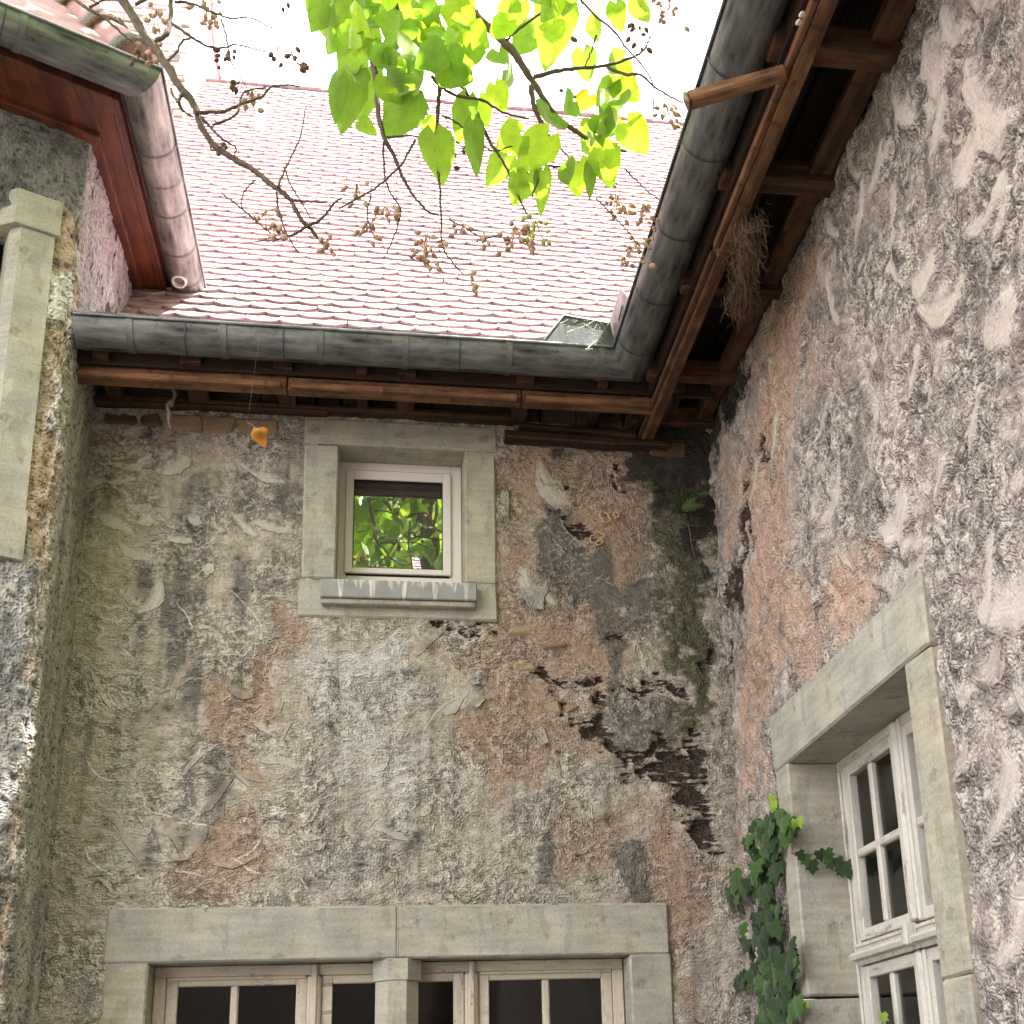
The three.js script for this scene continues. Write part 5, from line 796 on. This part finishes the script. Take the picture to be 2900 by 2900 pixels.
  for (const l of [[-60, -40, -190, 190, .95, 'd'], [-120, -60, -40, 240, .9, 'g'], [-10, 100, -120, 330, .8, 'g'], [140, 140, -10, 390, 1.0, 'd'], [60, 420, 0, 720, .75, 'd'], [-20, 440, -60, 700, .6, 'd'], [150, 380, 75, 705, .7, 'd'], [390, 550, 240, 800, 1.0, 'd'], [650, 130, 480, 310, 1.1, 'g'], [700, 130, 560, 60, .9, 'd'], [1240, -20, 1180, 395, .85, 'g'], [1010, 10, 940, 170, 1, 'b'], [1090, 160, 960, 340, 1, 'd'], [1360, 290, 1390, 475, 1.05, 'd'], [1590, 330, 1480, 430, 1.1, 'd'], [1530, 460, 1430, 610, .9, 'd'], [1560, 430, 1700, 590, .9, 'b'], [1610, 690, 1730, 870, 1.15, 'b'], [1450, 650, 1560, 780, .95, 'd'], [1390, 540, 1320, 650, 1.0, 'y'], [700, 560, 640, 830, .65, 'd'], [740, 690, 765, 970, .4, 'd'], [520, 760, 560, 1065, .85, 'g'], [470, 680, 500, 860, .5, 'b'], [1000, 760, 830, 860, .9, 'b'], [930, 880, 810, 1040, 1.0, 'g'], [1160, 770, 985, 990, .95, 'b'], [1040, 980, 960, 1185, .95, 'g'], [1130, 965, 1115, 1235, .42, 'g'], [1330, 920, 1340, 1135, 1.05, 'b'], [1400, 930, 1400, 1130, .45, 'd'], [1470, 840, 1530, 1090, .85, 'b'], [1430, 760, 1310, 890, 1.0, 'g'], [1270, 930, 1310, 1060, .8, 'd'], [1660, -20, 1760, 130, .9, 'g'], [1540, 20, 1590, 190, .95, 'g'], [1440, 80, 1480, 260, .7, 'b'], [1180, 640, 1130, 720, 1.4, 'd'], [1300, 570, 1220, 640, 1.2, 'd'], [1450, 870, 1500, 800, 1.1, 'd'], [860, 480, 920, 640, 1.0, 'b'], [770, 560, 820, 740, .8, 'b'], [930, 390, 1010, 480, 1.0, 'd'], [100, 690, 200, 770, .9, 'g'], [880, 290, 930, 400, 1.1, 'd'], [1490, 640, 1640, 690, .9, 'b'], [1560, 560, 1600, 640, 1.0, 'd']]) put(...l);
  for (let i = 0; i < 52; i++) { const x = 20 + r() * 770, y = -80 + r() * 540, a = (r() - .5) * 2.4 + 1.5, L = 110 + r() * 130; if (x > 700 && y > 330) continue; put(x, y, x + Math.cos(a) * L, y + Math.sin(a) * L, .8 + r() * .4, 'bbgdg'[Math.floor(r() * 5)], 2.35); }
  for (let i = 0; i < 9; i++) { const x = 920 + r() * 520, y = -120 + r() * 280, a = (r() - .5) * 1.6 + 1.5, L = 120 + r() * 120; put(x, y, x + Math.cos(a) * L, y + Math.sin(a) * L, .85 + r() * .3, 'bggd'[Math.floor(r() * 4)], 2.4); }
  // dry seed capsules in clusters
  const pod = new THREE.LatheGeometry([[0, 0], [.006, .002], [.0105, .009], [.011, .016], [.008, .024], [.003, .031], [0, .035]].map(([a, b]) => new THREE.Vector2(a, b)), 7);
  const dry = [std({ color: new THREE.Color().setRGB(.13, .07, .045), roughness: .8 }), std({ color: new THREE.Color().setRGB(.42, .27, .19), roughness: .8 }), std({ color: new THREE.Color().setRGB(.42, .46, .12), roughness: .8 })];
  const cluster = (x, y, n, R, m, z = 1.85) => {
    const c = onZ(x, y, z), g = [], stalk = [];
    for (let i = 0; i < n; i++) { const p = V3((r() - .5) * 2, (r() - .5) * 2.2, (r() - .5) * 1.4).multiplyScalar(R), q = new THREE.Quaternion().setFromUnitVectors(V3(0, 1, 0), V3(p.x * .6 + (r() - .5) * .04, -.03 + (r() - .5) * .06, (r() - .5) * .05).normalize()), s = .8 + r() * .5; g.push(pod.clone().applyMatrix4(new THREE.Matrix4().compose(c.clone().add(p), q, V3(s, s, s)))); stalk.push(tube([c.clone().add(V3(0, R * .9, 0)), c.clone().addScaledVector(p, .5), c.clone().add(p)], [.0025, .002, .002], 4)); }
    mesh('seed_cluster', mergeGeometries([...g, ...stalk]), dry[m], T);
  };
  for (const [x, y, n, R, m] of [[880, 95, 12, .05, 1], [1150, 60, 18, .065, 1], [850, 300, 14, .055, 1], [790, 320, 5, .03, 0], [1290, 320, 8, .045, 0], [1640, 340, 9, .06, 0], [1600, 20, 3, .05, 0], [1570, 290, 3, .03, 0], [1420, 550, 9, .045, 1], [1350, 480, 5, .03, 0], [1500, 1230, 9, .05, 1], [1540, 1300, 8, .045, 1], [1240, 830, 4, .03, 0], [1850, 1390, 8, .05, 1]]) cluster(x * .502, y * .502, n, R, m);
  for (const [x, y, n, R, m] of [[400, 590, 16, .06, 0], [240, 1210, 12, .05, 1], [150, 1320, 9, .05, 1], [480, 1385, 16, .07, 1], [470, 1460, 8, .05, 1], [680, 1320, 6, .045, 1], [800, 1340, 4, .04, 1], [975, 1340, 20, .07, 1], [1090, 1300, 16, .06, 2], [1550, 1150, 14, .065, 1], [1700, 1190, 12, .055, 1], [1660, 1420, 16, .07, 1], [1820, 620, 13, .055, 1], [1680, 190, 9, .055, 0], [1860, 40, 16, .08, 1], [720, 1590, 6, .045, 1], [80, 1080, 9, .05, 1], [610, 40, 9, .06, 0], [1010, 1010, 6, .045, 0], [690, 860, 4, .04, 0], [595, 930, 3, .04, 0], [1290, 540, 4, .045, 0], [1270, 180, 8, .03, 0], [290, 190, 8, .03, 0]]) cluster(970 + x * .502, y * .502, n, R, m);
  // the crown over the courtyard and behind the camera
  const crown = [], P = V3();
  for (let i = 0; i < 15000 && crown.length < 2400; i++) {
    P.set((r() - .5) * 2, (r() - .5) * 2, (r() - .5) * 2); const q = P.length(); if (q > 1 || q < .25) continue; P.set(.5 + P.x * 3.6, 9.1 + P.y * 3.1, 5.0 + P.z * 4.7);
    if (S(N1, P.x * .16 + P.y * .09, P.z * .16) < -.35) continue; if (P.z > 6 && P.y < 6.4) continue; if (P.y < 7.2 && P.z < 3.2) continue;
    const s = toPhoto(P), pad = 190; if (s && s[0] > -pad && s[0] < 2900 + pad && s[1] > -pad) continue;
    if (P.y < 7.0 && (P.x > 1.9 || P.x < -2.4)) continue; if (P.x > 2 && P.y < 6.6 + (P.x - 2) * 1.5) continue;
    const dir = V3((r() - .5) * 1.6, -.5 - r(), (r() - .5) * 1.6).normalize(), L = .2 + r() * .16; crown.push(leafMatrix(P.clone(), P.clone().addScaledVector(dir, L), V3((r() - .5), 1.1, (r() - .5)), .8 + r() * .3));
  }
  for (let i = 0, n = 0; i < 4000 && n < 520; i++) {
    P.set((r() - .5) * 2, (r() - .5) * 2, (r() - .5) * 2); if (P.length() > 1) continue; P.set(.55 + P.x * 1.6, 9.3 + P.y * 1.1, 1.5 + P.z * 1.2); const s = toPhoto(P); if (s && s[0] > -190 && s[0] < 3090 && s[1] > -190) continue;
    const dir = V3((r() - .5) * 1.6, -.5 - r(), (r() - .5) * 1.6).normalize(); crown.push(leafMatrix(P.clone(), P.clone().addScaledVector(dir, .2 + r() * .14), V3((r() - .5), 1.1, (r() - .5)), .8 + r() * .3)); n++;
  }
  for (const [k, mt] of [[0, leafGreen], [1, leafBright]]) { const list = crown.filter((_, i) => i % 2 === k), im = new THREE.InstancedMesh(heartLeaf(20 + k, 5), mt, list.length); im.name = 'crown'; im.userData.kind = 'stuff'; list.forEach((M, i) => im.setMatrixAt(i, M)); im.castShadow = im.receiveShadow = true; T.add(im); }
}
// ---- ivy on the side wall and the window's stone jamb
{
  const V = thing('ivy_plant', 'dark green ivy climbing the plaster beside the tall white window', 'ivy'), r = rng(61);
  const ivy = (seed) => { const q = rng(seed), out = [[0, 0], [.30, -.16], [.52, .12], [.34, .30], [.50, .58], [.24, .62], [0, 1]], pts = [...out, ...out.slice(1, -1).reverse().map(([x, y]) => [-x, y])].map(([x, y]) => [x * (1 + .2 * (q() - .5)), y + .08 * (q() - .5)]), pos = [0, .32, .05], idx = [];
    pts.forEach(([x, y]) => pos.push(x, y, -.16 * Math.abs(x) - .12 * y * y + .04 * (q() - .5))); for (let i = 0; i < pts.length; i++) idx.push(0, 1 + i, 1 + (i + 1) % pts.length);
    const g = new THREE.BufferGeometry(); g.setAttribute('position', new THREE.Float32BufferAttribute(pos, 3)); const uv = []; for (let i = 0; i < pos.length; i += 3) uv.push(.5 + pos[i] * .9, pos[i + 1]); g.setAttribute('uv', new THREE.Float32BufferAttribute(uv, 2)); g.setIndex(idx); g.computeVertexNormals(); return g; };
  const gs = [1, 2, 3, 4].map(ivy), ms = [[.10, .135, .30], [.14, .18, .32], [.22, .28, .4], [.07, .085, .22]].map(([a, b, c]) => { const m = leafMat(a, b, c, .25); return m; }), pale = leafMat(1.5, 1.25, 1, .4);
  const leaf = (p, s, m, down = V3(0, -1, 0), face = V3(-1, .35, .35)) => { const t = p.clone().addScaledVector(down.clone().add(V3((r() - .5) * .7, (r() - .5) * .5, (r() - .5) * .9)).normalize(), s); const o = mesh('leaf', gs[Math.floor(r() * 4)], m, V); o.applyMatrix4(leafMatrix(p, t, face.clone().add(V3((r() - .5) * .6, (r() - .5) * .6, (r() - .5) * .6)), 1)); };
  for (const [cx, cy, rx, ry, n, d] of [[2205, 2330, 35, 25, 9, .06], [2170, 2380, 60, 50, 22, .07], [2150, 2450, 60, 45, 20, .07], [2075, 2510, 35, 30, 9, .04], [2070, 2545, 30, 25, 7, .04], [2130, 2520, 45, 40, 14, .06], [2170, 2600, 40, 40, 16, .05], [2150, 2660, 55, 60, 20, .05], [2190, 2720, 50, 55, 20, .05], [2150, 2760, 40, 40, 11, .05], [2090, 2780, 25, 25, 6, .03], [2215, 2770, 30, 40, 11, .05], [2175, 2840, 40, 30, 10, .05], [2225, 2870, 60, 40, 22, .08], [2160, 2890, 40, 25, 9, .05], [2245, 2700, 15, 35, 6, .06]])
    for (let i = 0; i < n; i++) { const a = r() * 6.28, q = Math.sqrt(r()), p = onX(cx + Math.cos(a) * q * rx, cy - 14 + Math.sin(a) * q * ry, 1.985 - .02 - r() * d); leaf(p, .065 + r() * .04, cy > 2560 && cy < 2820 && r() < .5 ? ms[3] : ms[Math.floor(r() * 3)]); }
  // a shoot across the reveal
  const sp = [[2240, 2415], [2275, 2425], [2325, 2416], [2370, 2440], [2405, 2470]].map(([x, y], i) => onZ(x, y, 1.10 - i * .004)), c = smoothPath(sp, 16); mesh('stem', tube(c, c.map((_, i) => lerp(.003, .0015, i / 16)), 5), bark, V);
  for (const [x, y, s] of [[2262, 2412, .05], [2278, 2425, .06], [2296, 2440, .075], [2320, 2410, .06], [2338, 2408, .065], [2350, 2435, .06], [2372, 2430, .06], [2390, 2450, .08], [2400, 2440, .06], [2378, 2455, .06]]) leaf(onZ(x, y, 1.10), s, ms[Math.floor(r() * 3)], V3(.5, -1, 0), V3(-.3, .3, 1));
  for (const [x, y] of [[2180, 2255], [2190, 2270], [2184, 2282], [2260, 2318], [2250, 2322], [2498, 2870], [2278, 2838]]) leaf(x > 2400 ? onX(x, y, 2.16) : onX(x, y, 1.97), .055, pale);
  for (const pts of [[[2230, 2899], [2190, 2800], [2170, 2700], [2175, 2600], [2165, 2500], [2185, 2400], [2215, 2330], [2188, 2270]], [[2165, 2500], [2110, 2490], [2070, 2520]], [[2190, 2800], [2120, 2790], [2090, 2780]], [[2215, 2330], [2250, 2320]]]) { const q = smoothPath(pts.map(([x, y]) => onX(x, y, 1.985)), 24); mesh('stem', tube(q, q.map((_, i) => lerp(.007, .003, i / 24)), 6, { rough: .2, r }), bark, V); }
}
// ---- ferns in the damp corner
{
  const r = rng(71), fm = leafMat(.36, .38, .5, .4);
  const frond = (L, n) => { const g = [], pts = []; for (let i = 0; i <= 8; i++) { const t = i / 8; pts.push(V3(0, L * t, -L * .45 * t * t)); } g.push(tube(pts, pts.map((_, i) => .0022 - i * .00018), 4, { cap: false }));
    for (let i = 1; i <= n; i++) for (const s of [-1, 1]) { const t = i / (n + 1), w = L * .26 * Math.sin(Math.PI * Math.pow(t, .7)) + .004, y = L * t, z = -L * .45 * t * t, h = L / n * .5, q = flat([0, y - h, z, s * w * .6, y + h * .1, z - .004, s * w, y + h * 1.5, z - .012, 0, y - h, z, s * w, y + h * 1.5, z - .012, s * w * .5, y + h * 1.2, z - .003, 0, y - h, z, s * w * .5, y + h * 1.2, z - .003, 0, y + h, z]); q.setAttribute('uv', new THREE.Float32BufferAttribute(new Float32Array(q.attributes.position.count * 2).fill(.3), 2)); g.push(q); }
    return mergeGeometries(g.map((x) => (x.index ? x.toNonIndexed() : x))); };
  for (const [px, py, n, L, label, z] of [[1925, 1440, 6, .125, 'largest green fern growing from the dark moss near the wall corner', .04], [1830, 1380, 3, .09, 'small fern left of the larger one, in the moss under the eaves', .03], [1972, 1400, 3, .09, 'tiny fern sprig right of the larger one, deep in the wall corner', .05]]) {
    const T = thing('fern', label, 'fern', 'ferns in the damp corner'); const p = onZ(px, py, z); T.position.copy(p);
    for (let i = 0; i < n; i++) { const m = mesh('frond', frond(L * (.7 + r() * .5), 9), fm, T); m.rotation.set(.7 + r() * .9, (r() - .5) * 1.0, (i / Math.max(1, n - 1) - .5) * 3.4 + (r() - .5) * .4, 'ZXY'); }
  }
  const stem = thing('withered_plant', 'thin brown dead stem forking down through the dark moss under the fern', 'plant'); for (const l of [[[1918, 1472], [1948, 1488], [1958, 1540], [1968, 1580]], [[1948, 1488], [1978, 1490]], [[1958, 1530], [1990, 1528]]]) { const q = smoothPath(l.map(([x, y]) => onZ(x, y, .05)), 8); mesh('twig', tube(q, q.map(() => .004), 5), bark, stem); }
}
{ // falling leaf on a thread of spider silk
  const o = thing('dead_leaf', 'single orange dead leaf hanging in the air before the rear wall', 'leaf'), p = onZ(728, 1215, .9), lf = heartLeaf(44, 8), pos = lf.attributes.position; for (let i = 0; i < pos.count; i++) { const X = pos.getX(i), Y = pos.getY(i); pos.setXYZ(i, X * (.75 + .2 * Math.sin(Y * 7)), Y, pos.getZ(i) + .14 * Math.sin(X * 9 + Y * 3) + .08 * Math.sin(Y * 8) - .25 * Y * Y); } lf.computeVertexNormals();
  const m = mesh('blade', lf, leafMat(2.7, .60, .35, .45), o); m.applyMatrix4(leafMatrix(p, p.clone().add(V3(.05, -.078, .0)), V3(.25, -.2, .9), 1.15)); const st = smoothPath([p, p.clone().add(V3(-.02, .02, .0)), p.clone().add(V3(-.05, .035, 0))], 6); mesh('stalk', tube(st, st.map(() => .0018), 5), std({ color: new THREE.Color().setRGB(.3, .2, .13), roughness: .9 }), o);
  mesh('silk_thread', tube([p.clone().add(V3(-.05, .035, 0)), p.clone().add(V3(-.03, .7, -.2))], [.0003, .0003], 3), std({ color: 0x999999 }), o);
}
{ // old nest straw between batten and wall
  const r = rng(81), g = [], o = thing('straw_nest', 'ragged bundle of dry nest straw hanging under the side eaves', 'nest');
  for (let i = 0; i < 1000; i++) {
    const t = Math.pow(r(), .8), c = onY(lerp(2125, 2085, t) + (r() - .5) * 70 * (1 - .3 * t) + (r() - .5) * 30, lerp(570, 850, t), 5.50), a = c.clone().add(V3((r() - .5) * .05, .03 - r() * .16 * (1 - .3 * t), (r() - .5) * .05)), d = V3((r() - .5) * .5, -.7 - r() * .5, (r() - .5) * 1.4).normalize(), L = .04 + r() * .10, b = a.clone().addScaledVector(d, L * .5).add(V3((r() - .5) * .03, 0, (r() - .5) * .03)), e = a.clone().addScaledVector(d, L).add(V3((r() - .5) * .07, r() * .03, (r() - .5) * .07)); g.push(tube(smoothPath([a, b, e], 4), [.0012, .0016, .0016, .0012, .0008], 4, { cap: false }));
  }
  mesh('straw', mergeGeometries(g), std({ color: new THREE.Color().setRGB(.13, .08, .05), roughness: 1 }), o, { kind: 'stuff' });
}
{ // straw and spider web in the gutter corner
  const r = rng(83), g = [], o = thing('web_debris', 'pale straw and torn spider web caught on the zinc gutter corner', 'debris'), P = (x, y, z) => onZ(1500 + x * .2588, 760 + y * .2588, z);
  for (const [a, b, c, d, w] of [[590, 600, 700, 670, .004], [520, 665, 740, 555, .0022], [410, 700, 500, 660, .003], [640, 870, 740, 780, .005], [610, 885, 690, 880, .006], [690, 690, 740, 600, .0018], [850, 620, 870, 600, .004], [330, 600, 420, 560, .002]]) g.push(tube([P(a, b, .72), P((a + c) / 2, (b + d) / 2 + 6, .722), P(c, d, .72)], [w, w, w * .6], 5));
  for (let i = 0; i < 130; i++) { const x = 400 + r() * 400, y = 560 + r() * 200 + (x > 660 ? r() * 90 : 0), a = r() * 6.28, L = 10 + r() * 45; g.push(tube([P(x, y, .715 + r() * .01), P(x + Math.cos(a) * L, y + Math.sin(a) * L * .6, .715 + r() * .01)], [.0012 + r() * .001, .0006], 3)); }
  mesh('straw', mergeGeometries(g), std({ color: new THREE.Color().setRGB(.62, .62, .56), roughness: 1 }), o, { kind: 'stuff' });
}
{ // snail shells on the side batten
  const shell = () => { const p = [], q = []; for (let i = 0; i <= 40; i++) { const t = i / 40, a = t * Math.PI * 5, R = .009 * Math.pow(t, 1.3) + .0006; p.push(V3(R * Math.cos(a), R * Math.sin(a), (1 - t) * .006)); q.push(.0012 + .0055 * t); } return tube(p, q, 8); }, m = std({ color: new THREE.Color().setRGB(.62, .57, .48), roughness: .5 });
  for (const [x, y, l] of [[2276, 42, 'white snail shell higher up on the brown eaves batten'], [2267, 64, 'white snail shell just below another on the brown eaves batten']]) { const o = thing('snail_shell', l, 'snail shell', 'snail shells on the eaves batten'); const p = onY(x, y, 5.44); mesh('shell', shell(), m, o); o.position.copy(p).add(V3(-.005, .0, 0)); o.rotation.set(1.2, .4, .7); }
}
{ // dusty cobweb strand under the rear eaves
  const r = rng(85), o = thing('cobweb', 'grey dusty cobweb strand hanging under the left end of the rear eaves', 'cobweb'), p = [[489, 1100], [496, 1118], [486, 1140], [474, 1152], [480, 1170], [478, 1190], [484, 1215]].map(([x, y]) => onZ(x, y, .22)), c = smoothPath(p, 26); mesh('strand', tube(c, c.map((_, i) => .006 + .010 * r() * (i < 22 ? 1 : .4)), 7, { rough: .6, r }), std({ color: new THREE.Color().setRGB(.22, .19, .16), roughness: 1 }), o);
}

renderer.render(scene, camera);
